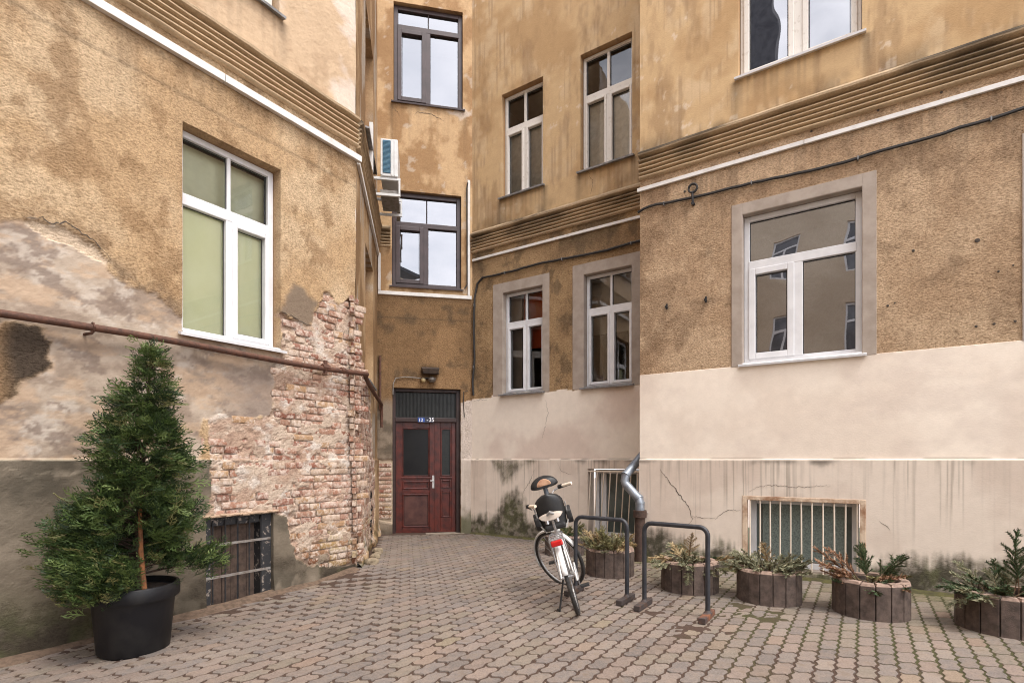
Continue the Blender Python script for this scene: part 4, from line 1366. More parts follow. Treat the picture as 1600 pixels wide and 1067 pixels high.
# rusty gas pipe along the left wing, round the corner
gp = thing('gas_pipe', 'rusty brown gas pipe running along the left wall above the conifer', 'pipe', WL.p(-2.5, 2.38, .08))
m = MB()
pl_ = [WL.p(u, 2.465 + .012 * math.sin(u * 2), .085) for u in np.arange(-16, -.05, .5)] + [WL.p(.04, 2.475, .09)]
cs = WS.p(.16, 2.47, .10)
pl_ += [WL.p(.10, 2.475, .085), cs, WS.p(.5, 2.455, .09), WS.p(1.4, 2.42, .09), WS.p(2.6, 2.40, .09), WS.p(2.92, 2.39, .09)]
m.tube(pl_, .030, 12)
m.build('tube', RUST, gp, smooth=True, sharp=50)
m = MB(); m.tube([WL.p(-.56, 2.468, .085), WL.p(-.47, 2.468, .085)], .043, 8); m.tube([WL.p(-.515, 2.40, .085), WL.p(-.515, 2.55, .085)], .025, 8); m.tube([WL.p(-.30, 2.47, .085), WL.p(-.24, 2.47, .085)], .037, 8); m.build('fitting', RUST, gp, smooth=True)
for u in (-2.75, -5.2, -7.7):
    m = MB(); zc = 2.465 + .012 * math.sin(u * 2)
    m.tube([WL.p(u, zc + .038 * math.sin(a), .085 + .038 * math.cos(a)) for a in np.linspace(0, 6.28, 13)], .008, 5)
    m.tube([WL.p(u - .03, zc - .05, .0), WL.p(u - .01, zc - .05, .09), WL.p(u, zc - .03, .10)], .012, 6); m.build('bracket', RUST, gp, smooth=True)
m = MB(); m.tube([WS.p(.40, 2.25, 0), WS.p(.40, 2.25, .13)], .012, 6); m.tube([WS.p(2.92, 2.39, .09), WS.p(2.95, 2.33, .09), WS.p(2.95, 1.98, .09)], .027, 10); m.build('drop_leg', RUST, gp, smooth=True)
m = MB(); m.tube([WD.p(.05, 2.3, .03), WD.p(.05, 3.3, .03)], .022, 8)
tag(m.build('riser_stub', RUST, None, smooth=True), 'short upright rusty pipe in the corner left of the door', 'pipe')

# zinc downpipe into cast iron stand
dp = thing('downpipe', 'zinc downpipe with a double elbow entering a rusty cast iron stand', 'downpipe', WB.p(.04, 0, .10))
P0 = Vector(WB.p(.04, 0, .11)); Q = Vector((1.60, 7.52, 0)); T_ = Vector((1.958, 7.80, 0))
zp = [T_ + Vector((.0, .0, 10.5)), T_ + Vector((0, 0, 3)), T_ + Vector((0, 0, 1.56)), T_ * .96 + Q * .04 + Vector((0, 0, 1.50)), Q + Vector((.01, 0, 1.18)), Q + Vector((0, 0, 1.10)), Q * .93 + P0 * .07 + Vector((0, 0, 1.05)), P0 * .93 + Q * .07 + Vector((0, 0, .86)), P0 + Vector((0, 0, .80)), P0 + Vector((0, 0, .68))]
m = MB(); m.tube(zp, .062, 16); m.build('zinc_pipe', ZINC, dp, smooth=True, sharp=25)
for c, r_ in ((zp[4], .067), (zp[7], .067), (zp[8], .066)):
    m = MB(); i = zp.index(c); dr = (zp[i + 1] - zp[i - 1]).normalized()
    m.tube([c - dr * .012, c + dr * .012], r_, 16); m.build('seam', ZINC, dp, smooth=True)
m = MB(); m.lathe([(.068, -.05), (.068, .60), (.090, .605), (.090, .70), (.078, .705), (.070, .68)], P0, 18); m.build('cast_iron_pipe', CASTIRON, dp, smooth=True, sharp=30)
m = MB(); m.tube([WB.p(.12, .66, 0), WB.p(.12, .67, .06), WB.p(.10, .69, .09)], .010, 6); m.build('clamp', STEEL, dp, smooth=True)

# ------------------------------------------------------------------ air conditioner on the return wall
ACW = pm('white_enamelled_steel', (.68, .68, .67), (.58, .57, .55), 6, .4)
ACB = pm('blue_coil_fins', (.045, .13, .20), (.03, .09, .15), 30, .4, .3)
ac = thing('air_conditioner', 'white outdoor air conditioner on brackets high on the return wall', 'air conditioner', WS.p(2.0, 5.5, 0))
a0, a1, zb0, zb1, d0, d1 = 1.80, 2.58, 5.92, 6.52, .16, .43
m = MB(); m.wbox(WS, a0, a1, zb0, zb1, d0, d1); m.build('casing', ACW, ac, bev=.012)
m = MB(); m.wbox(WS, a0 - .008, a0 + .004, zb0 + .05, zb1 - .03, d0 + .035, d0 + .155); m.build('coil', ACB, ac)
for k in range(26):
    z = zb0 + .06 + k * .0195
    m = MB(); m.wbox(WS, a0 - .013, a0 - .006, z, z + .004, d0 + .03, d0 + .16); m.build('fin', pm('pale_blue_wire', (.16, .30, .38), (.10, .22, .30), 9, .5), ac)
m = MB(); m.wbox(WS, a0 - .012, a0 + .004, zb0 + .02, zb1 - .01, d0 + .005, d0 + .030)
m.wbox(WS, a0 - .012, a0 + .004, zb0 + .02, zb1 - .01, d0 + .165, d0 + .185); m.wbox(WS, a0 - .012, a0 + .004, zb0 + .02, zb1 - .01, d0 + .215, d0 + .23); m.build('side_rib', ACW, ac)
for u in (a0 + .02, a1 - .06):
    m = MB(); m.wbox(WS, u, u + .035, 5.60, 6.06, .004, .035); m.wbox(WS, u, u + .035, zb0 - .045, zb0 - .004, .036, .47); m.build('bracket', ACW, ac, bev=.003)
    m = MB(); m.wbox(WS, u, u + .035, 5.62, 5.66, .036, .47); m.wbox(WS, u, u + .035, 5.662, zb0 - .047, .44, .468); m.build('bracket', ACW, ac, bev=.003)
m = MB(); m.wbox(WS, a0 + .08, a1 - .08, 5.68, 5.74, .15, .43); m.build('drip_tray', pm('dirty_grey_tin', (.25, .23, .21), (.16, .14, .12), 12, .7), ac)
m = MB(); m.wbox(WS, 1.62, 1.70, 5.9, 6.65, .003, .06); m.build('duct', TRUNK, ac, bev=.004)

# ------------------------------------------------------------------ ground: bed, pavers
m, t, b = newmat('joint_sand')
ge = t.nodes.new('ShaderNodeNewGeometry')
n1 = noise_node(t, 1.1, 5, .6, ge.outputs['Position']); n2 = noise_node(t, 60, 4, .6, ge.outputs['Position'])
sepx = t.nodes.new('ShaderNodeSeparateXYZ'); t.links.new(ge.outputs['Position'], sepx.inputs[0])
sx = nd(t, 'ShaderNodeMapRange'); sx.inputs['From Min'].default_value = .6; sx.inputs['From Max'].default_value = 3.2; sx.inputs['To Min'].default_value = -.14; sx.inputs['To Max'].default_value = .14
t.links.new(sepx.outputs['X'], sx.inputs['Value'])
ad = nd(t, 'ShaderNodeMath', operation='ADD'); t.links.new(n1.outputs['Fac'], ad.inputs[0]); t.links.new(sx.outputs['Result'], ad.inputs[1])
mo = ramp(t, ad.outputs[0], .46, .62)
c = mixc(t, tuple(sr(70, 52, 41)), tuple(sr(64, 62, 30)), mo)
c = mixc(t, c, ramp(t, n2.outputs['Fac'], .3, .7, (.6, .6, .6, 1), (1.25, 1.25, 1.25, 1)), .8, 'MULTIPLY')
t.links.new(c, b.inputs['Base Color']); b.inputs['Roughness'].default_value = .95
bp = nd(t, 'ShaderNodeBump', Strength=.8, Distance=.006); t.links.new(n2.outputs['Fac'], bp.inputs['Height']); t.links.new(bp.outputs['Normal'], b.inputs['Normal'])
JOINT = MATS['joint_sand']
PAV_O = piece_mat('concrete_paver', 'object', tuple(sr(190, 168, 150) * .6), .35, 90, tuple(sr(110, 94, 76) * .6))
PAV_A = piece_mat('concrete_paver_mass', 'attribute', tuple(sr(190, 168, 150) * .6), .35, 90, tuple(sr(110, 94, 76) * .6))

m = MB(); m.add([(-45, -45, -.14), (45, -45, -.14), (45, 45, -.14), (-45, 45, -.14)], [(0, 1, 2, 3)])
tag(m.build('ground', pm('grey_yard', sr(170, 152, 138) * .7, sr(150, 134, 120) * .7, 3, .95), None), 'plain yard surface beyond the block paving', kind='structure')
gx = np.unique(np.round(np.concatenate([np.arange(-9, -4.9, .3), np.arange(-4.9, 5.6, .045), np.arange(5.6, 8.1, .3)]), 4)); gy = np.unique(np.round(np.concatenate([np.arange(-4, 3, .3), np.arange(3, 7.2, .045), np.arange(7.2, 11.1, .12)]), 4))
GX, GY = np.meshgrid(gx, gy, indexing='ij')
GZ = ground(GX, GY) - .0045
# washed-in soil lying over the blocks: in front of the planters and along the left wall
_dl = (GX - WL.o[0]) * WL.n[0] + (GY - WL.o[1]) * WL.n[1]
_reg = np.maximum(np.exp(-(((GX - 2.0) / .9) ** 2 + ((GY - 4.9) / .5) ** 2)), 1.0 * np.exp(-((_dl - .15) / .22) ** 2) * (GY < 6.4))
_reg = np.maximum(_reg, .8 * np.exp(-(((GX - 1.5) / .5) ** 2 + ((GY - 4.35) / .25) ** 2)))
GZ = GZ + .0085 * _reg * sst(.46, .62, fbm(GX * 4.5, GY * 4.5, 5, 650, .6))
me = bpy.data.meshes.new('paving')
ny = len(gy)
I, J = np.meshgrid(np.arange(len(gx) - 1), np.arange(ny - 1), indexing='ij')
q = (I * ny + J).ravel()
me.from_pydata(np.stack([GX, GY, GZ], -1).reshape(-1, 3).tolist(), [], np.stack([q, q + ny, q + ny + 1, q + 1], -1).tolist())
me.materials.append(JOINT); me.polygons.foreach_set('use_smooth', [True] * len(me.polygons))
paving = tag(link('paving', me), 'wavy interlocking concrete block paving of the courtyard', kind='structure')

PLN, PWD = .235, .1175


def paver_outline(gap):
    """zigzag long sides (two waves) and S-shaped ends that interlock in running bond"""
    A, E_ = .0085, .014
    g = gap / 2
    lower = []
    for s, o in ((0, 0), (.14, 1), (.36, -1), (.5, 0), (.64, 1), (.86, -1), (1, 0)):
        lower.append(((s - .5) * PLN, o * A))
    lo = [(x, -PWD / 2 + y + g) for x, y in lower]
    hi = [(x, PWD / 2 + y - g) for x, y in lower]
    ends = [(.28, 1), (.72, -1)]
    rt = [(PLN / 2 - g + e * E_, -PWD / 2 + s * PWD) for s, e in ends]
    lf = [(-PLN / 2 + g + e * E_, -PWD / 2 + s * PWD) for s, e in ends]
    lo[0] = (lo[0][0] + g, lo[0][1]); lo[-1] = (lo[-1][0] - g, lo[-1][1]); hi[0] = (hi[0][0] + g, hi[0][1]); hi[-1] = (hi[-1][0] - g, hi[-1][1])
    return lo + rt + hi[::-1] + lf[::-1]


def paver_mesh(seed):
    r = np.random.default_rng(seed)
    o = paver_outline(.0105 + r.uniform(0, .0055))
    n = len(o)
    cx = .0
    top = [(x - math.copysign(.004, x) + r.uniform(-.0015, .0015), y - math.copysign(.004, y) + r.uniform(-.0015, .0015), 0) for x, y in o]
    if r.random() < .45:                      # a chipped corner
        k = int(r.choice([0, 6, 9, 15])); x, y, z = top[k]; top[k] = (x * .86, y * .75, -.001)
    bot = [(x, y, -.011 - .006) for x, y in o]
    fs = [tuple(range(n))] + [((i + 1) % n, i, n + i, n + (i + 1) % n) for i in range(n)]
    return top + bot, fs


PT = [paver_mesh(500 + i) for i in range(14)]
PT_ME = []
for vs, fs in PT:
    me = bpy.data.meshes.new('paver'); me.from_pydata(vs, [], fs); me.materials.append(PAV_O)
    bm = bmesh.new(); bm.from_mesh(me); bmesh.ops.recalc_face_normals(bm, faces=bm.faces); bm.to_mesh(me); bm.free()
    PT_ME.append(me)
PV_COLS = [sr(196, 174, 160), sr(188, 170, 158), sr(198, 172, 156), sr(182, 166, 156), sr(192, 174, 154), sr(200, 180, 164), sr(178, 163, 155)]
rp = np.random.default_rng(77)
pav = []
dl = np.array(dL); dr = np.array(dR)
org = np.array([-.2, 3.5])
for i in range(-90, 90):
    for j in range(-50, 70):
        p = org + dr * (i * PWD) + dl * (j * PLN + (PLN / 2 if i % 2 else 0))
        x, y = p
        if y < 1.2 or y > 10.3: continue
        if abs(x) > y * .965 + 1.0: continue
        # keep inside the walls
        if (p - WL.o) @ WL.n < .045 and (p - WL.o) @ WL.d < .1: continue
        if (p - WS.o) @ WS.n < .08 and (p - WS.o) @ WS.d > -.3: continue
        if (p - WD.o) @ WD.n < .08: continue
        ur_ = (p - WR.o) @ WR.d
        if ur_ < 3.6 and (p - WR.o) @ WR.n < .09: continue
        if ur_ >= 3.5 and (p - WB.o) @ WB.n < .09: continue
        pav.append((x, y))
# how large each shows in the picture
key = lambda q: -(1 / (q[1] ** 2)) if (q[1] > 3.25 and abs(q[0]) < q[1] * .965) else 1
order = sorted(range(len(pav)), key=lambda k: key(pav[k]))
single = set(order[:300])
mass = MB()
pang = math.atan2(dl[1], dl[0])
for k, (x, y) in enumerate(pav):
    ti = int(rp.integers(len(PT)))
    c = PV_COLS[int(rp.integers(len(PV_COLS)))] * rp.uniform(.37, .45)
    c = c * .72 + np.array([.98, .96, .90]) * c.mean() * .28
    bigv = float(fbm(np.array(x * .9), np.array(y * .9), 4, 600))
    c = c * (.84 + .28 * bigv)
    if rp.random() < .05: c = c * np.array([1.02, .95, .88]) * 1.06          # a reddish or ochre block
    if rp.random() < .02: c = c * np.array([1.02, 1.0, .88]) * 1.05
    db_ = (np.array([x, y]) - WB.o) @ WB.n
    mossy = max(0, 1 - abs(db_) / 1.9) if x > .8 else 0
    mossy *= .9 * float(sst(.35, .6, fbm(np.array(x * 1.6), np.array(y * 1.6), 4, 601)))
    c = c * (1 - mossy) + sr(122, 118, 80) * .55 * mossy
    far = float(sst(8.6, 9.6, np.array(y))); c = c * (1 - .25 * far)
    z = float(ground(x, y)) + rp.uniform(-.0012, .0014)
    ro = pang + rp.uniform(-.02, .02); tx, ty = rp.uniform(-.008, .008, 2)
    flip = math.pi if rp.random() < .5 else 0
    if k in single:
        o = link('paver', PT_ME[ti], paving, (x, y, z)); o.rotation_euler = (tx, ty, ro + flip); o.color = (*c, 1)
    else:
        vs, fs = PT[ti]; M = Matrix.Translation((x, y, z)) @ Matrix.Rotation(ro + flip, 4, 'Z')
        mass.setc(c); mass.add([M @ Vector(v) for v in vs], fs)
o = mass.build('paver_field', PAV_A, paving); o['kind'] = 'stuff'

# loose soil and sweepings along the left wall foot, mossy fillet along the right wall
DIRT = pm('washed_soil', sr(112, 92, 76) * .9, sr(84, 68, 54) * .9, 20, .95, bump=.6, bscale=80)


def foot_strip(W, u0, u1, wid, hgt, mat, name, label, seed):
    m = MB(); us = np.arange(u0, u1, .05); vs = []; fs = []
    for u in us:
        k = .25 + 1.1 * float(fbm(np.array(u * 2.1), np.array(.5), 4, seed))
        p0 = W.p(u, 0, .0); p1 = W.p(u, 0, .03 + wid * k * .5); p2 = W.p(u, 0, .03 + wid * k)
        g0 = float(ground(p0[0], p0[1]))
        vs += [(p0[0], p0[1], g0 + hgt * k + .01), (p1[0], p1[1], g0 + hgt * k * .5 + .004), (p2[0], p2[1], g0 - .012)]
    for i in range(len(us) - 1): fs += [(3 * i, 3 * i + 1, 3 * i + 4, 3 * i + 3), (3 * i + 1, 3 * i + 2, 3 * i + 5, 3 * i + 4)]
    m.add(vs, fs)
    return tag(m.build(name, mat, None, smooth=True), label, kind='stuff')


foot_strip(WL, -5, -.02, .16, .035, DIRT, 'soil', 'swept soil and grit along the foot of the left wall', 31)
MOSSM = pm('wet_moss', sr(80, 76, 38), sr(58, 53, 32), 16, .95, bump=.8, bscale=120)
foot_strip(WB, .1, 5.5, .14, .04, MOSSM, 'moss', 'moss along the foot of the right wall', 32)
foot_strip(WR, .02, 3.5, .12, .03, MOSSM, 'moss', 'moss along the foot of the set-back wall', 33)

# crumbled render lumps at the brick corner foot
LUMP = pm('crumbled_render', sr(150, 134, 112), sr(116, 104, 84), 12, .95, bump=.6)
for k, (x, y, s) in enumerate(((-1.84, 6.95, .10), (-1.90, 7.35, .08), (-2.0, 7.9, .09), (-1.93, 7.6, .06))):
    bm = bmesh.new(); bmesh.ops.create_icosphere(bm, subdivisions=2, radius=s)
    rr = random.Random(k)
    for v in bm.verts: v.co *= rr.uniform(.75, 1.1); v.co.z = max(v.co.z * .6, -.03)
    me = bpy.data.meshes.new('rubble'); bm.to_mesh(me); bm.free(); me.materials.append(LUMP)
    o = link('rubble_lump', me, None, (x, y, float(ground(x, y)) + .02))
    tag(o, ['largest lump of crumbled render, nearest the brick corner', 'second lump of crumbled render along the return wall', 'farthest lump of crumbled render, towards the door', 'smallest lump of crumbled render by the return wall'][k], 'rubble', 'render lumps at the brick corner')

# ------------------------------------------------------------------ bicycle racks
RACK = pm('dark_grey_powder_coat', (.020, .022, .028), (.035, .035, .040), 20, .45, bump=.1)
FOOTM = pm('worn_dark_steel', sr(62, 54, 52), sr(92, 66, 50), 12, .7, bump=.3, p=(.52, .75))
FOOTR = pm('rusted_steel', sr(140, 84, 50), sr(70, 58, 54), 7, .8, bump=.3, p=(.4, .6))


def rack(pa, pb, hgt, label):
    A = Vector((pa[0], pa[1], 0)); B = Vector((pb[0], pb[1], 0))
    root = thing('bicycle_rack', label, 'bicycle rack', ((pa[0] + pb[0]) / 2, (pa[1] + pb[1]) / 2, 0), 'hoop racks in front of the planters')
    e = (B - A).normalized(); Z_ = Vector((0, 0, 1)); r = .075
    pts = [A + Z_ * .04, A + Z_ * (hgt - r)]
    for k in range(1, 7):
        a = k / 6 * math.pi / 2
        pts.append(A + Z_ * (hgt - r) + e * r * (1 - math.cos(a)) + Z_ * r * math.sin(a))
    for k in range(0, 7):
        a = k / 6 * math.pi / 2
        pts.append(B + Z_ * (hgt - r) - e * r * (1 - math.sin(a)) + Z_ * r * math.cos(a))
    pts.append(B + Z_ * .04)
    m = MB(); m.tube(pts, .0215, 12); m.build('hoop', RACK, root, smooth=True, sharp=50)
    ax = [Vector((dL[0], dL[1], 0)), Vector((dR[0], dR[1], 0)), Z_]
    for k, q in enumerate((A, B)):
        m = MB(); m.obox(q + Z_ * .028 - ax[0] * .03, ax, .36, .06, .05); m.build('foot', FOOTR if (k == 1 and pa[0] > 1) else FOOTM, root, bev=.004)
        m = MB(); m.lathe([(.0215, .075), (.030, .056), (.036, .052)], q, 12); m.build('weld_collar', FOOTM, root, smooth=True)
    return root


rack((.673, 5.607), (1.138, 5.25), .80, 'dark hoop rack that the white bicycle stands against')
rack((1.263, 5.06), (1.727, 4.68), .80, 'dark hoop rack with a rusty foot, standing free in front')

# ------------------------------------------------------------------ planters and conifer cuttings
CONC = pm('brown_exposed_concrete', sr(108, 92, 83) * .82, sr(80, 68, 62) * .82, 16, .95, bump=.8, bscale=130)
CONC_TOP = pm('pale_worn_concrete', sr(176, 150, 134) * .8, sr(130, 108, 96) * .8, 18, .95, bump=.5, bscale=90)
SOIL = pm('dark_soil', sr(62, 50, 42), sr(40, 32, 28), 25, 1.0, bump=1, bscale=60)


def planter(x, y, R, hgt, label, seed):
    z = float(ground(x, y)) - .01
    root = thing('planter', label, 'planter', (x, y, z), 'round stave planters along the wall')
    rr = np.random.default_rng(seed); n = 16
    a0 = rr.uniform(0, 1)
    for k in range(n):
        a = a0 + 2 * math.pi * k / n
        e = Vector((math.cos(a), math.sin(a), 0)); f = Vector((-math.sin(a), math.cos(a), 0)); c = Vector((x, y, z))
        wd = 2 * R * math.tan(math.pi / n) * .945; wi = wd * .72
        h = hgt + rr.uniform(-.006, .006)
        m = MB()
        def ring(zz, o):
            return [c + e * (R - o) - f * (wd / 2 - o) + Vector((0, 0, zz)), c + e * (R - o) + f * (wd / 2 - o) + Vector((0, 0, zz)), c + e * (R - .075) + f * wi / 2 + Vector((0, 0, zz)), c + e * (R - .075) - f * wi / 2 + Vector((0, 0, zz))]
        m.hexa(ring(0, 0) + ring(h - .02, 0))
        st = m.build('stave', CONC, root, bev=.006)
        m = MB(); m.hexa(ring(h - .021, .001) + ring(h, .012)); m.build('stave_top', CONC_TOP, st)
    m = MB(); m.lathe([(0, hgt - .05), (R * .5, hgt - .045), (R - .07, hgt - .07)], (x, y, z), 24); m.build('soil', SOIL, root, smooth=True)
    return z + hgt


def fir_branch(m, base, d, L, up, cols, rr, nl=.030, dens=1.0, droop=.3):
    """one cut branch: stem, flat side twigs and needles (triangles)"""
    d = Vector(d).normalized(); base = Vector(base)
    side = d.cross(Vector((0, 0, 1))).normalized() if abs(d.z) < .98 else Vector((1, 0, 0))
    nor = side.cross(d).normalized()
    def axis_pts(b0, dd, ln, n):
        P_ = [b0]; q = dd.copy()
        for i in range(n):
            q = (q + Vector((0, 0, -droop * .18)) + Vector(rr.uniform(-.11, .11, 3))).normalized(); P_.append(P_[-1] + q * ln / n)
        return P_
    def needles(P_, ln, s):
        tot = max(8, int(ln / .0034 * dens))
        for i in range(tot):
            t = (i + rr.random()) / tot * (len(P_) - 1.001); k = int(t); p = P_[k].lerp(P_[k + 1], t - k); ax = (P_[k + 1] - P_[k]).normalized()
            sd = ax.cross(nor)
            if sd.length < 1e-3: sd = side
            sd.normalize(); sgn = 1 if i % 2 else -1
            v = (ax * rr.uniform(.5, .9) + sd * sgn * rr.uniform(.5, 1) + nor * rr.uniform(-.1, .6)).normalized() * nl * s * rr.uniform(.7, 1.2)
            wv = ax.cross(v).normalized() * .0034 + ax * .0030
            cc = cols[int(rr.integers(len(cols)))] * rr.uniform(.7, 1.2)
            m.setc(cc); m.add([p - wv, p + wv, p + v], [(0, 1, 2)])
    main = axis_pts(base, d, L, 8)
    m.setc(sr(96, 72, 52)); m.tube(main, [.005 * (1 - .8 * i / 8) + .001 for i in range(9)], 4, False)
    needles(main[2:], L * .75, 1)
    nt_ = int(6 + L * 34)
    for i in range(nt_):
        t = .22 + .72 * i / nt_; k = int(t * 8); p = main[k].lerp(main[min(k + 1, 8)], t * 8 - k); ax = (main[min(k + 1, 8)] - main[k]).normalized()
        sgn = 1 if i % 2 else -1
        ln = L * (.34 * (1 - t) + .09) * rr.uniform(.55, 1.25)
        tw = axis_pts(p, (ax * rr.uniform(.6, 1.0) + side * sgn * rr.uniform(.4, .8) + nor * rr.uniform(-.4, .45)).normalized(), ln, 4)
        m.setc(sr(104, 80, 58)); m.tube(tw, [.0022, .002, .0016, .0012, .0008], 3, False)
        needles(tw, ln, .9)


NEEDLE, _t, _b = newmat('conifer_needles')
_at = nd(_t, 'ShaderNodeAttribute', attribute_name='col'); _t.links.new(_at.outputs['Color'], _b.inputs['Base Color']); _b.inputs['Roughness'].default_value = .65
_b.inputs['Specular IOR Level'].default_value = .3
GREYGREEN = [sr(138, 136, 108), sr(118, 120, 94), sr(158, 152, 122), sr(98, 102, 78)]
DRY = [sr(166, 144, 104), sr(142, 120, 88), sr(182, 162, 124)]
RUSTY = [sr(154, 116, 88), sr(128, 92, 70), sr(172, 140, 112)]
DEEP = [sr(62, 80, 50), sr(50, 66, 42), sr(84, 98, 64)]
OLIVE = [sr(112, 110, 72), sr(136, 128, 88), sr(92, 92, 62)]


def cuttings(x, y, z, R, label, spec, seed):
    root = thing('conifer_cuttings', label, 'plant', (x, y, z - .05), 'conifer cuttings in the planters')
    rr = np.random.default_rng(seed)
    for (az, el, L, cols, rad) in spec:
        a = math.radians(az); e = math.radians(el)
        m = MB(); b0 = Vector((x + math.cos(a) * rad, y + math.sin(a) * rad, z - .05))
        fir_branch(m, b0, (math.cos(a) * math.cos(e), math.sin(a) * math.cos(e), math.sin(e)), L, 1, cols, rr)
        m.build('branch', NEEDLE, root)
    return root


def rnd_spec(n, cols_list, L0, L1, e0, e1, seed, R=.2):
    rr = np.random.default_rng(seed); s = []
    for k in range(n):
        s.append((rr.uniform(0, 360), rr.uniform(e0, e1), rr.uniform(L0, L1), cols_list[int(rr.integers(len(cols_list)))], rr.uniform(.02, R)))
    return s


PL = [(.78, 7.90, .29, .30, 'mossy planter half hidden behind the bicycle wheel'),
      (1.205, 6.52, .29, .33, 'planter between the bicycle rack and the downpipe'),
      (1.93, 5.76, .295, .33, 'planter framed by the free-standing rack hoop'),
      (2.58, 5.33, .295, .33, 'planter in front of the barred cellar window, left end'),
      (3.29, 4.87, .30, .33, 'planter right of the barred cellar window'),
      (4.10, 4.43, .31, .33, 'planter cut off by the right edge of the picture')]
CUT = [('mossy green sprigs in the planter behind the bicycle', rnd_spec(25, [OLIVE, DEEP], .18, .30, 25, 75, 1)),
       ('olive and straw conifer cuttings in front of the downpipe', rnd_spec(42, [OLIVE, DRY, GREYGREEN], .22, .36, 20, 75, 2)),
       ('grey-green cuttings with straw tips seen through the rack', rnd_spec(22, [GREYGREEN, GREYGREEN, DRY], .24, .36, 0, 45, 3) + [(70, 75, .34, DRY, .05), (200, 12, .42, GREYGREEN, .1), (250, -5, .30, GREYGREEN, .16), (285, -8, .28, GREYGREEN, .16), (20, 20, .38, DEEP, .1), (185, 30, .40, DRY, .08)]),
       ('feathery grey-green cuttings before the cellar window', rnd_spec(42, [GREYGREEN], .20, .32, 15, 60, 4) + [(0, 28, .36, GREYGREEN, .05), (175, 25, .30, DRY, .12), (60, 55, .32, DRY, .05)]),
       ('rust-brown and dark green cuttings leaning over their planter', [(165, 52, .48, RUSTY, .10), (170, 42, .42, RUSTY, .14), (160, 60, .44, RUSTY, .08), (185, 48, .34, RUSTY, .12), (175, 30, .30, RUSTY, .15), (80, 80, .38, DEEP, .04), (95, 74, .32, DEEP, .03), (20, 34, .46, DEEP, .06), (5, 40, .36, DEEP, .10), (30, 22, .34, DEEP, .1)] + rnd_spec(18, [OLIVE, RUSTY, DEEP], .16, .24, 10, 50, 5)),
       ('dark cuttings with one tall upright twig at the right edge', [(10, 80, .56, DEEP, .16), (-5, 70, .46, DEEP, .18), (20, 74, .42, GREYGREEN, .14), (185, 8, .34, GREYGREEN, .16), (195, 20, .34, DEEP, .14), (170, 30, .36, DEEP, .1), (150, 30, .30, DEEP, .1)] + rnd_spec(29, [DEEP, GREYGREEN], .22, .36, 10, 55, 6))]
for k, ((x, y, R, h, lab), (cl_, sp)) in enumerate(zip(PL, CUT)):
    zt = planter(x, y, R, h, lab, 40 + k)
    cuttings(x, y, zt, R, cl_, sp, 60 + k)

# ------------------------------------------------------------------ potted conifer
px_, py_ = -2.92, 4.10
gz = float(ground(px_, py_)) - .004
POTM = pm('black_plastic_pot', (.010, .010, .012), (.026, .025, .024), 5, .5, spec=.3, bump=.15, bscale=12, p=(.45, .75))
pot = thing('plant_pot', 'large black plastic pot at the foot of the left wall', 'pot', (px_, py_, gz))
m = MB(); m.lathe([(0, 0), (.215, 0), (.235, .02), (.268, .40), (.270, .405), (.295, .408), (.303, .42), (.303, .505), (.295, .515), (.278, .515), (.263, .47), (.0, .46)], (px_, py_, gz), 48)
m.build('body', POTM, pot, smooth=True, sharp=40)
m = MB(); m.lathe([(0, .475), (.15, .48), (.272, .465)], (px_, py_, gz), 24); m.build('soil', SOIL, pot, smooth=True)
tree = thing('conifer_tree', 'bushy cone-shaped evergreen in the black pot', 'tree', (px_, py_, gz + .46))
BARKD = pm('dark_bark', sr(70, 52, 40), sr(48, 36, 30), 20, .9, bump=.6, bscale=60)
BARK = pm('reddish_bark', sr(120, 80, 52), sr(84, 58, 42), 20, .9, bump=.6, bscale=60)
tx0, ty0 = px_ + .06, py_ - .02
apex = Vector((px_ + .13, py_, 2.31))
ax_pts = [Vector((tx0 + .0, ty0, gz + .44)), Vector((tx0 - .02, ty0, .75)), Vector((tx0 + .0, ty0, 1.15)), Vector((tx0 + .05, ty0, 1.7)), apex - Vector((0, 0, .03))]
m = MB(); m.tube(ax_pts, [.024, .021, .016, .010, .003], 9); m.build('trunk', BARKD, tree, smooth=True)
m = MB(); m.tube([Vector((tx0 + .12, ty0 - .12, gz + .44)), Vector((tx0 + .09, ty0 - .12, .72)), Vector((tx0 + .07, ty0 - .10, 1.0)), Vector((tx0 + .06, ty0 - .05, 1.3))], [.019, .017, .013, .006], 8)
m.build('stem', pm('orange_bark', sr(132, 84, 48), sr(96, 62, 40), 18, .85, bump=.5), tree, smooth=True)
zz_ = [.36, .5, .75, .9, 1.0, 1.1, 1.29, 1.49, 1.73, 1.86, 1.98, 2.18, 2.31]
rl_ = [.22, .28, .34, .38, .38, .33, .28, .25, .20, .15, .09, .04, .0]
rr_ = [.16, .18, .18, .20, .25, .29, .30, .21, .12, .10, .08, .04, .0]


def spray_template(seed):
    """one flat scaly thuja spray: rachis with alternating branchlets, each a narrow kite"""
    r = np.random.default_rng(seed); V = []; F = []
    def kite(p, d, ln, wd):
        n = np.array([-d[1], d[0]]); i = len(V)
        V.extend([p, p + d * ln * .45 + n * wd, p + d * ln, p + d * ln * .45 - n * wd]); F.append((i, i + 1, i + 2, i + 3))
    p = np.zeros(2)
    kite(p, np.array([1, 0.]), 1.0, .035)
    for k in range(6):
        t = .12 + .14 * k; sg = 1 if k % 2 else -1
        a = sg * r.uniform(.5, .8); d = np.array([math.cos(a), math.sin(a)]); ln = (.55 - .45 * t) * r.uniform(.85, 1.15) + .12
        b0 = np.array([t, 0]); kite(b0, d, ln, .035)
        for q in (.4, .7):
            a2 = a + (r.uniform(.45, .7)) * (1 if (k + int(q * 10)) % 2 else -1); d2 = np.array([math.cos(a2), math.sin(a2)])
            kite(b0 + d * ln * q, d2, ln * .45, .030)
    return np.array(V), F


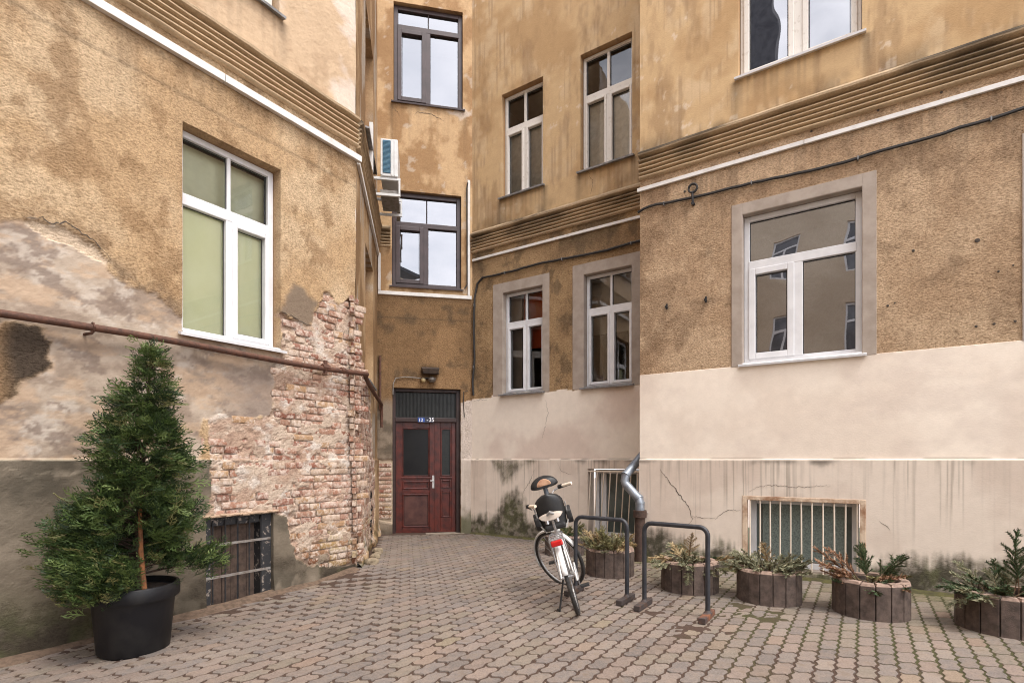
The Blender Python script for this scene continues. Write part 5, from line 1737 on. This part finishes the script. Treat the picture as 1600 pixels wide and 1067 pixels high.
ST = [spray_template(700 + i) for i in range(6)]
rt_ = np.random.default_rng(21)
VV = []; FF = []; CC = []
nv = 0
brs = MB()
LEAFC = np.array([sr(60, 78, 42), sr(82, 101, 54), sr(44, 60, 36), sr(106, 122, 70), sr(124, 122, 78)])


def env(z, a):
    l = np.interp(z, zz_, rl_); r = np.interp(z, zz_, rr_)
    c = math.cos(a)
    w_ = (l if c < 0 else r) * abs(c) + (.5 * (l + r)) * .82 * (1 - abs(c))
    return w_ * (.58 + .80 * float(vnoise(np.array(a * 2.2 + 20), np.array(z * 6.5), 88)))


def axis_at(z):
    for p, q_ in zip(ax_pts[:-1], ax_pts[1:]):
        if z <= q_.z: return p.lerp(q_, max(0, (z - p.z) / (q_.z - p.z)))
    return ax_pts[-1]


def add_spray(p, d, s, tone):
    global nv
    d = d.normalized()
    upv = Vector((0, 0, 1)); sd = d.cross(upv)
    sd = sd.normalized() if sd.length > 1e-3 else Vector((1, 0, 0))
    roll = rt_.uniform(-1.0, 1.0)
    nb = sd.cross(d)
    y = sd * math.cos(roll) + nb * math.sin(roll)
    V, F = ST[int(rt_.integers(len(ST)))]
    nz_ = d.cross(y)
    for k in range(len(V)):
        a, b = V[k] * s
        q = p + d * a + y * b + nz_ * (-.25 * (a * a / s) + rt_.uniform(-.004, .004)) - Vector((0, 0, .18 * a * a / s))
        VV.append((q.x, q.y, q.z))
    FF.extend([tuple(i + nv for i in f) for f in F]); nv += len(V)
    c = LEAFC[int(rt_.choice(5, p=[.30, .28, .2, .15, .07]))] * tone
    CC.extend([(*c, 1)] * len(V))


def wall_clear(p):
    return (np.array([p.x, p.y]) - WL.o) @ WL.n


nb_ = 0
for i in range(270):
    z = .62 + (2.26 - .62) * rt_.random() ** 1.25
    if rt_.random() < .16: z = rt_.uniform(.62, 1.0)
    a = rt_.uniform(0, 2 * math.pi)
    R = env(z, a)
    c0 = axis_at(max(.5, z - R * .35))
    # a gap low in front where the stems show
    if z < 1.02 and abs(math.atan2(math.sin(a + 1.2), math.cos(a + 1.2))) < .55 and rt_.random() < .8: continue
    if z < .98 and math.cos(a) > .2 and math.sin(a) < .6 and rt_.random() < .55: continue
    ctr = axis_at(z)
    tip = Vector((ctr.x + math.cos(a) * R, ctr.y + math.sin(a) * R, z + .04 * rt_.normal()))
    if wall_clear(tip) < .05: tip += Vector((*WL.n, 0)) * (.05 - wall_clear(tip))
    brs.tube([c0, c0.lerp(tip, .5) + Vector((0, 0, .02)), tip], [.006, .004, .0015], 4, False)
    n = int(8 + R * 40)
    tone = rt_.uniform(.75, 1.2)
    for k in range(n):
        t = .42 + .60 * rt_.random() ** .7
        sp = .10 * (.25 + R) + .025
        p = c0.lerp(tip, t) + Vector(rt_.normal(0, sp * .55, 3))
        if wall_clear(p) < .03: continue
        out = Vector((math.cos(a), math.sin(a), .35)) + Vector(rt_.normal(0, .42, 3))
        if t < .6: out += Vector((0, 0, .2))
        s = rt_.uniform(.085, .155) * (.72 if z > 1.9 else 1)
        tip_tone = .55 + .45 * float(sst(.40, .75, np.array(t)))  # tone drops slightly from the tips towards the trunk
        add_spray(p, out, s, tone * (.9 + .1 * tip_tone))
# the low tuft reaching over the rim to the right, and the hanging lower left skirt
for c_, n, sp in ((Vector((px_ + .44, py_ + .16, .60)), 120, .06), (Vector((px_ + .36, py_ + .10, .60)), 60, .05), (Vector((px_ - .18, py_ - .20, .60)), 240, .085), (Vector((px_ - .26, py_ - .06, .84)), 220, .085), (Vector((px_ - .24, py_ - .2, .72)), 160, .085), (Vector((px_ - .08, py_ - .30, .60)), 200, .08), (Vector((px_ - .18, py_ - .27, .50)), 260, .07), (Vector((px_ + .03, py_ - .32, .51)), 230, .065), (Vector((px_ + .11, py_ - .30, .57)), 120, .055), (Vector((px_ - .08, py_ - .28, .47)), 170, .065), (Vector((px_ + .28, py_ - .05, .95)), 160, .09)):
    for k in range(n):
        p = c_ + Vector(rt_.normal(0, sp, 3))
        if wall_clear(p) < .03 or p.z < .30: continue
        o_ = p - Vector((px_, py_, .55)); o_ = o_ + Vector(rt_.normal(0, .25, 3)); o_.z = abs(o_.z) * .6 + .1
        add_spray(p, o_, rt_.uniform(.08, .14), rt_.uniform(.8, 1.25))
brs.tube([Vector((tx0, ty0, .52)), Vector((px_ + .3, py_ + .1, .57)), Vector((px_ + .52, py_ + .2, .62))], [.010, .007, .002], 5, False)
brs.tube([Vector((tx0, ty0, .55)), Vector((px_ - .3, py_ - .05, .64)), Vector((px_ - .55, py_ - .05, .85))], [.012, .008, .002], 5, False)
brs.build('branches', BARKD, tree)
FOL, _t, _b = newmat('thuja_foliage')
_at = nd(_t, 'ShaderNodeAttribute', attribute_name='col'); _t.links.new(_at.outputs['Color'], _b.inputs['Base Color'])
_b.inputs['Roughness'].default_value = .5; _b.inputs['Specular IOR Level'].default_value = .35
_ts = _t.nodes.new('ShaderNodeBsdfTranslucent'); _t.links.new(_at.outputs['Color'], _ts.inputs['Color'])
_ms = _t.nodes.new('ShaderNodeMixShader'); _ms.inputs[0].default_value = .22
_out = _t.nodes['Material Output']; _t.links.new(_b.outputs[0], _ms.inputs[1]); _t.links.new(_ts.outputs[0], _ms.inputs[2]); _t.links.new(_ms.outputs[0], _out.inputs['Surface'])
me = bpy.data.meshes.new('crown')
off = np.array(tree.location)
me.from_pydata((np.array(VV) - off).tolist(), [], FF)
at = me.color_attributes.new('col', 'FLOAT_COLOR', 'POINT'); at.data.foreach_set('color', np.array(CC, np.float32).ravel())
me.materials.append(FOL); me.update()
link('crown', me, tree)

# ------------------------------------------------------------------ bicycle (local: x forward, y left, z up, rear contact at origin)
BW = pm('white_bicycle_enamel', (.74, .74, .73), (.64, .63, .61), 8, .28)
CHROME = pm('dull_chrome', (.55, .55, .56), (.40, .40, .41), 15, .28, .85)
TYRE = pm('black_tyre', (.020, .019, .018), (.045, .040, .036), 30, .8, bump=.4, bscale=120)
RED = pm('red_reflector', (.55, .018, .015), (.42, .010, .010), 6, .22)
CREAMG = pm('cream_grip', sr(236, 220, 200), sr(222, 204, 182), 10, .6)
BLK = pm('black_plastic', (.014, .014, .015), (.025, .024, .023), 10, .5)
bike = thing('bicycle', 'white step-through city bicycle leaning on its kickstand against the rack', 'bicycle', (.610, 4.835, float(ground(.61, 4.835)) + .001), rot=(R_(-16.5), 0, R_(85)))
WR_ = .345
V3 = Vector


def wheel(root, c, rotm=None, name='wheel'):
    def place(m):
        if rotm: m.v = [tuple(rotm @ V3(v)) for v in m.v]
        return m
    m = MB(); m.torus((c[0], 0, c[1]), WR_ - .019, .019, n=56, m=10); wl_ = place(m).build('wheel', TYRE, root, smooth=True, local=True)
    m = MB(); m.torus((c[0], 0, c[1]), WR_ - .040, .010, n=56, m=8); place(m).build('rim', CHROME, wl_, smooth=True, local=True)
    m = MB(); m.tube([(c[0], -.045, c[1]), (c[0], .045, c[1])], .018, 10); m.tube([(c[0], -.07, c[1]), (c[0], .07, c[1])], .007, 8); place(m).build('hub', CHROME, wl_, smooth=True, local=True)
    m = MB()
    for k in range(28):
        a = 2 * math.pi * k / 28; s = .028 if k % 2 else -.028; b = a + (.35 if (k // 2) % 2 else -.35)
        m.tube([(c[0] + .018 * math.cos(b), s, c[1] + .018 * math.sin(b)), (c[0] + (WR_ - .045) * math.cos(a), 0, c[1] + (WR_ - .045) * math.sin(a))], .0011, 3, False)
    place(m).build('spokes', CHROME, wl_, local=True)
    return wl_


def fender(root, c, a0, a1, rotm=None):
    m = MB(); n = 22; vs = []; fs = []
    prof = [(-.025, -.012), (-.022, .004), (-.012, .011), (0, .013), (.012, .011), (.022, .004), (.025, -.012)]
    for i in range(n + 1):
        a = a0 + (a1 - a0) * i / n; R = WR_ + .010
        for (y, o) in prof: vs.append((c[0] + (R + o) * math.cos(a), y, c[1] + (R + o) * math.sin(a)))
    k = len(prof)
    for i in range(n):
        for j in range(k - 1): fs.append((i * k + j, i * k + j + 1, (i + 1) * k + j + 1, (i + 1) * k + j))
    m.add(vs, fs)
    if rotm: m.v = [tuple(rotm @ V3(v)) for v in m.v]
    o = m.build('mudguard', BW, root, smooth=True, local=True)
    md = o.modifiers.new('solid', 'SOLIDIFY'); md.thickness = .003
    return o


RA = (0, WR_); FA = (1.07, WR_)
wheel(bike, RA)
fender(bike, RA, R_(35), R_(165))
# frame
fr = MB()
BBp = V3((.45, 0, .28)); ST_ = V3((.30, 0, .70)); HT0 = V3((.885, 0, .60)); HT1 = V3((.835, 0, .80))
fr.tube([HT0, HT1], .022, 12)
fr.tube([HT0 + V3((-.005, 0, .03)), V3((.70, 0, .42)), V3((.56, 0, .315)), BBp], .021, 12)
fr.tube([HT1 + V3((.01, 0, -.04)), V3((.68, 0, .56)), V3((.54, 0, .42)), V3((.415, 0, .38))], .017, 12)
fr.tube([BBp, ST_], .017, 12)
for s in (-1, 1):
    fr.tube([BBp + V3((-.03, s * .03, 0)), V3((.3, s * .05, .295)), V3((0, s * .062, WR_))], .010, 8)
    fr.tube([ST_ + V3((.02, s * .015, -.05)), V3((.24, s * .045, .62)), V3((0, s * .062, WR_))], .009, 8)
fr.tube([BBp + V3((0, -.04, 0)), BBp + V3((0, .04, 0))], .024, 12)
fr.build('frame', BW, bike, smooth=True, local=True, sharp=60)
m = MB(); m.tube([ST_, V3((.262, 0, .86))], .013, 10); m.build('seat_post', CHROME, bike, smooth=True, local=True)
# saddle
sd = []
m = MB(); n = 12; rows = []
for i in range(n + 1):
    t = i / n; x = .13 + .27 * t
    wd = .115 * (1 - t) ** .8 * (1 if t > .12 else (.72 + 2.3 * t)) + .020
    zt_ = .905 + .02 * (1 - t) - .012 * math.sin(t * 3.1) + (.0 if t > .1 else -.02 * (1 - t / .1))
    rows.append([(x, wd * math.cos(a) * (1), zt_ + (.026 * math.sin(a) if math.sin(a) > 0 else .034 * math.sin(a))) for a in np.linspace(0, 2 * math.pi, 15)[:-1]])
vs = [p for r in rows for p in r]; k = 14
fs = [(i * k + j, i * k + (j + 1) % k, (i + 1) * k + (j + 1) % k, (i + 1) * k + j) for i in range(n) for j in range(k)] + [tuple(range(k)), tuple(n * k + j for j in range(k))]
m.add(vs, fs); sad = m.build('saddle', pm('pale_grey_saddle', sr(184, 171, 158), sr(160, 148, 137), 8, .5), bike, smooth=True, local=True, sharp=60)
m = MB(); m.tube([(.14, .03, .925), (.115, 0, .95), (.14, -.03, .925)], .014, 8); m.build('saddle_handle', pm('grey_rubber', (.30, .29, .28), (.24, .23, .22), 9, .6), sad, smooth=True, local=True)
m = MB()
for s in (-1, 1): m.tube([(.17, s * .05, .865), (.19, s * .05, .835), (.30, s * .02, .855)], .005, 6); m.tube([(.175, s * .05, .84), (.175, s * .05, .88)], .018, 8)
m.build('saddle_springs', CHROME, bike, smooth=True, local=True)
# rear rack
m = MB()
for s in (-1, 1):
    m.tube([(-.22, s * .06, .745), (.10, s * .06, .745), (.24, s * .03, .74)], .006, 6)
    m.tube([(-.20, s * .062, .745), (-.06, s * .07, .52), (0, s * .072, WR_)], .006, 6); m.tube([(-.02, s * .062, .745), (0, s * .072, WR_ + .02)], .005, 6)
for x in (-.22, -.12, 0, .10): m.tube([(x, -.06, .745), (x, .06, .745)], .005, 6)
m.build('luggage_rack', CHROME, bike, smooth=True, local=True)
m = MB(); m.obox((-.243, 0, .705), [(1, 0, 0), (0, 1, 0), (0, 0, 1)], .035, .105, .052); m.build('tail_light', RED, bike, bev=.012, local=True)
m = MB(); m.obox((-.222, 0, .735), [(1, 0, 0), (0, 1, 0), (0, 0, 1)], .02, .12, .014); m.build('lamp_bracket', CHROME, bike, bev=.004, local=True)
# drive
m = MB(); m.tube([(.45, -.055, .28), (.45, -.045, .28)], .088, 24); m.build('chain_ring', CHROME, bike, smooth=True, local=True)
m = MB(); m.tube([V3((.45, -.065, .28)), V3((.49, -.07, .12))], .009, 6); m.tube([V3((.45, .065, .28)), V3((.41, .07, .44))], .009, 6); m.tube([V3((.45, -.07, .28)), V3((.45, .07, .28))], .012, 8); m.build('crank', CHROME, bike, smooth=True, local=True)
for (x, z, s) in ((.49, .12, -1), (.41, .44, 1)):
    m = MB(); m.obox((x, s * .12, z), [(1, 0, 0), (0, 1, 0), (0, 0, 1)], .075, .085, .024); m.build('pedal', BLK, bike, bev=.004, local=True)
m = MB(); m.prism([(-.06, WR_ - .04), (.45, .20), (.55, .27), (.50, .37), (.40, .365), (.05, WR_ + .055), (-.05, WR_ + .03)], lambda a, b, h: (a, h, b), -.082, -.066); m.build('chain_guard', BW, bike, bev=.008, local=True)
m = MB(); m.tube([V3((.05, .05, .33)), V3((.06, .12, .16)), V3((.045, .165, .055))], .009, 8); m.tube([V3((.045, .165, .058)), V3((.09, .18, .062))], .012, 8); m.build('kickstand', BLK, bike, smooth=True, local=True)
# front end turned to the left
STEER = R_(46)
axd = (HT1 - HT0).normalized()
SM = Matrix.Translation(HT0) @ Matrix.Rotation(STEER, 4, axd) @ Matrix.Translation(-HT0)
wheel(bike, FA, SM)
fender(bike, FA, R_(-8), R_(160), SM)


def sbuild(m, name, mat, **kw):
    m.v = [tuple(SM @ V3(v)) for v in m.v]
    return m.build(name, mat, bike, local=True, **kw)


m = MB()
m.tube([HT0 + V3((.0, -.05, -.02)), HT0 + V3((.0, .05, -.02))], .014, 8)
for s in (-1, 1): m.tube([HT0 + V3((0, s * .05, -.015)), V3((.955, s * .052, .48)), V3((1.03, s * .055, .38)), V3((1.07, s * .055, WR_))], .011, 8)
sbuild(m, 'fork', BW, smooth=True)
m = MB(); m.tube([HT1, HT1 + axd * .17], .013, 10); m.tube([HT1 + axd * .17, HT1 + axd * .20 + V3((.05, 0, .015))], .014, 10); sbuild(m, 'stem', CHROME, smooth=True)
hb = HT1 + axd * .20 + V3((.05, 0, .015))
m = MB()
for s in (-1, 1): m.tube([hb, hb + V3((.02, s * .10, .01)), hb + V3((.03, s * .20, .05)), hb + V3((-.02, s * .265, .06)), hb + V3((-.16, s * .30, .05))], .011, 8)
sbuild(m, 'handlebar', CHROME, smooth=True)
for s in (-1, 1):
    m = MB(); m.tube([hb + V3((-.055, s * .2745, .058)), hb + V3((-.17, s * .302, .048))], .0165, 10); sbuild(m, 'grip', CREAMG, smooth=True)
    m = MB(); m.tube([hb + V3((-.005, s * .258, .060)), hb + V3((-.045, s * .272, .058))], .023, 10); m.tube([hb + V3((-.01, s * .262, .045)), hb + V3((-.13, s * .33, .03))], .006, 6); sbuild(m, 'brake_lever', BLK, smooth=True)
m = MB(); m.tube([hb + V3((.03, .18, .03)), hb + V3((.12, .10, -.05)), HT0 + V3((.06, .03, .05))], .0035, 5); m.tube([hb + V3((.03, -.18, .03)), hb + V3((.14, -.06, -.08)), HT0 + V3((.02, -.03, .0)), V3((.6, -.03, .36))], .0035, 5); sbuild(m, 'brake_cables', BLK, smooth=True)

# front-mounted child seat on the bicycle
cs_ = thing('child_bicycle_seat', 'black child seat with a tan padded hand rest, fixed behind the handlebar', 'child seat', tuple(bike.location), rot=tuple(bike.rotation_euler))
m = MB(); n = 12; vs = []; fs = []
for i in range(n + 1):
    t = i / n; z = .76 + .34 * t
    wd = .148 * max(.02, 1 - max(0, (t - .62) / .40) ** 2.6) ** .6 * (.84 + .16 * math.sin(t * 2.0))
    for j in range(9):
        q = -1 + j / 4; vs.append((.50 - .05 * t + .055 * q * q, wd * q, z - .0 * abs(q)))
for i in range(n):
    for j in range(8): fs.append((i * 9 + j, i * 9 + j + 1, (i + 1) * 9 + j + 1, (i + 1) * 9 + j))
m.add(vs, fs)
sh = m.build('backrest', BLK, cs_, smooth=True, local=True); md = sh.modifiers.new('solid', 'SOLIDIFY'); md.thickness = .022
m = MB(); m.obox((.60, 0, .765), [(1, 0, .1), (0, 1, 0), (-.1, 0, 1)], .22, .22, .06); m.build('seat_pan', BLK, cs_, bev=.02, local=True)
for s in (-1, 1):
    m = MB(); m.prism([(.52, .88), (.60, .93), (.68, .90), (.70, .80), (.66, .74), (.58, .75), (.53, .80)], lambda a, b, h: (a, h, b), s * .138, s * .195); m.build('leg_guard', BLK, cs_, bev=.012, local=True)
    m = MB(); m.tube([(.5, s * .10, .72), (.55, s * .15, .80), (.52, s * .16, .98)], .008, 6); m.build('strap', pm('grey_webbing', (.2, .19, .18), (.3, .29, .27), 20, .8), cs_, smooth=True, local=True)
m = MB(); m.tube([(.70, 0, .80), (.76, 0, .98), (.735, 0, 1.16)], [.035, .030, .024], 10); m.build('post', pm('slate_plastic', (.10, .11, .13), (.07, .08, .09), 9, .5), cs_, smooth=True, local=True)


def pad(m, c, wd, ht, th, nn=18):
    vs = []; fs = []
    ringn = 8
    for i in range(nn):
        a = 2 * math.pi * i / nn
        y = wd * math.cos(a); z = ht * math.sin(a) * (1 if math.sin(a) > 0 else .62) - .02 * math.cos(a) ** 2
        vs.append((c[0] - th, c[1] + y * .82, c[2] + z * .8)); vs.append((c[0], c[1] + y, c[2] + z)); vs.append((c[0] + th, c[1] + y * .82, c[2] + z * .8))
    for i in range(nn):
        j = (i + 1) % nn
        fs += [(3 * i, 3 * i + 1, 3 * j + 1, 3 * j), (3 * i + 1, 3 * i + 2, 3 * j + 2, 3 * j + 1)]
    fs += [tuple(3 * i for i in range(nn)), tuple(3 * i + 2 for i in range(nn))]
    m.add(vs, fs)


m = MB(); pad(m, (.73, 0, 1.20), .150, .085, .035); hr = m.build('hand_rest', BLK, cs_, smooth=True, local=True, sharp=60)
m = MB(); pad(m, (.700, 0, 1.205), .085, .050, .010); m.build('tan_patch', pm('tan_fabric', sr(190, 150, 120), sr(168, 122, 96), 14, .8), hr, smooth=True, local=True)

# ------------------------------------------------------------------ the house across the courtyard (seen mirrored in the panes)
opp = thing('apartment_building', 'ochre house across the courtyard, seen mirrored in the window panes', 'building', WO.p(0, 0, 0))
H_O = []
OW = [(u, z) for u in (-11, -8.2, -5.4, -2.6, .2, 3.0) for z in (2.4, 6.0, 9.6)]
for u, z in OW: H_O.append((u - .6, u + .6, z, z + 1.9, .15))
uo = ins_axis(-13, 9, .7, [-13, 9] + [u for h in H_O for u in h[:2]]); zo = ins_axis(-.2, 14.2, .5, [-.2, 1.4, 2.3, 2.32, 5.3, 5.6, 14.2] + [z for h in H_O for z in h[2:4]])


def cO(U, Z):
    n = fbm(U * .8, Z * .8, 4, 401)
    c = mix(sr(216, 196, 166) * .95, sr(200, 178, 148) * .95, sst(.4, .6, n)); c = mix(c, sr(150, 124, 100) * K, (Z < 2.31) * 1.0)
    return rgba(c, .4 + 0 * U)


wo = wall_mesh('wall', WO, uo, zo, lambda U, Z: .10 * sst(5.28, 5.32, Z) * sst(5.64, 5.6, Z), cO, H_O, opp, lambda u, z: sr(186, 164, 132) * K)
for u, z in OW:
    win = frame_mb(WO, u - .6, u + .6, z, z + 1.9, .07, -.16, -.08).build('window', PVC, opp)
    m = MB(); m.wbox(WO, u - .53, u + .53, z + 1.22, z + 1.32, -.15, -.085); m.wbox(WO, u - .05, u + .05, z + .07, z + 1.22, -.15, -.085); m.build('transom', PVC, win)
    quad(WO, u - .54, u + .54, z + .06, z + 1.84, -.13).build('pane', pm('far_window_glass', (.16, .16, .17), (.08, .08, .09), 2, .08), win)
m = MB(); P = WO.p
m.hexa([P(-13.2, 14.2, .45), P(9, 14.2, .45), P(9, 14.2, -6), P(-13.2, 14.2, -6), P(-13.2, 14.4, .45), P(9, 14.4, .45), P(9, 17.5, -6), P(-13.2, 17.5, -6)])
m.build('roof', pm('dark_slate_roof', (.05, .052, .06), (.035, .036, .04), 4, .6), opp)
m = MB(); m.tube([P(-4.0, 0, .1), P(-4.0, 14.1, .1)], .07, 10); m.build('downpipe', ZINC, opp, smooth=True)
fw_ = MB(); fw_.wbox(WO, 4.3, 9.5, 0, 30, -7.5, -6.6)
tag(fw_.build('fire_wall', pm('dark_brick_gable', (.10, .10, .11), (.06, .06, .07), 3, .9), None), 'tall dark gable wall mirrored in the upper right window', 'wall')
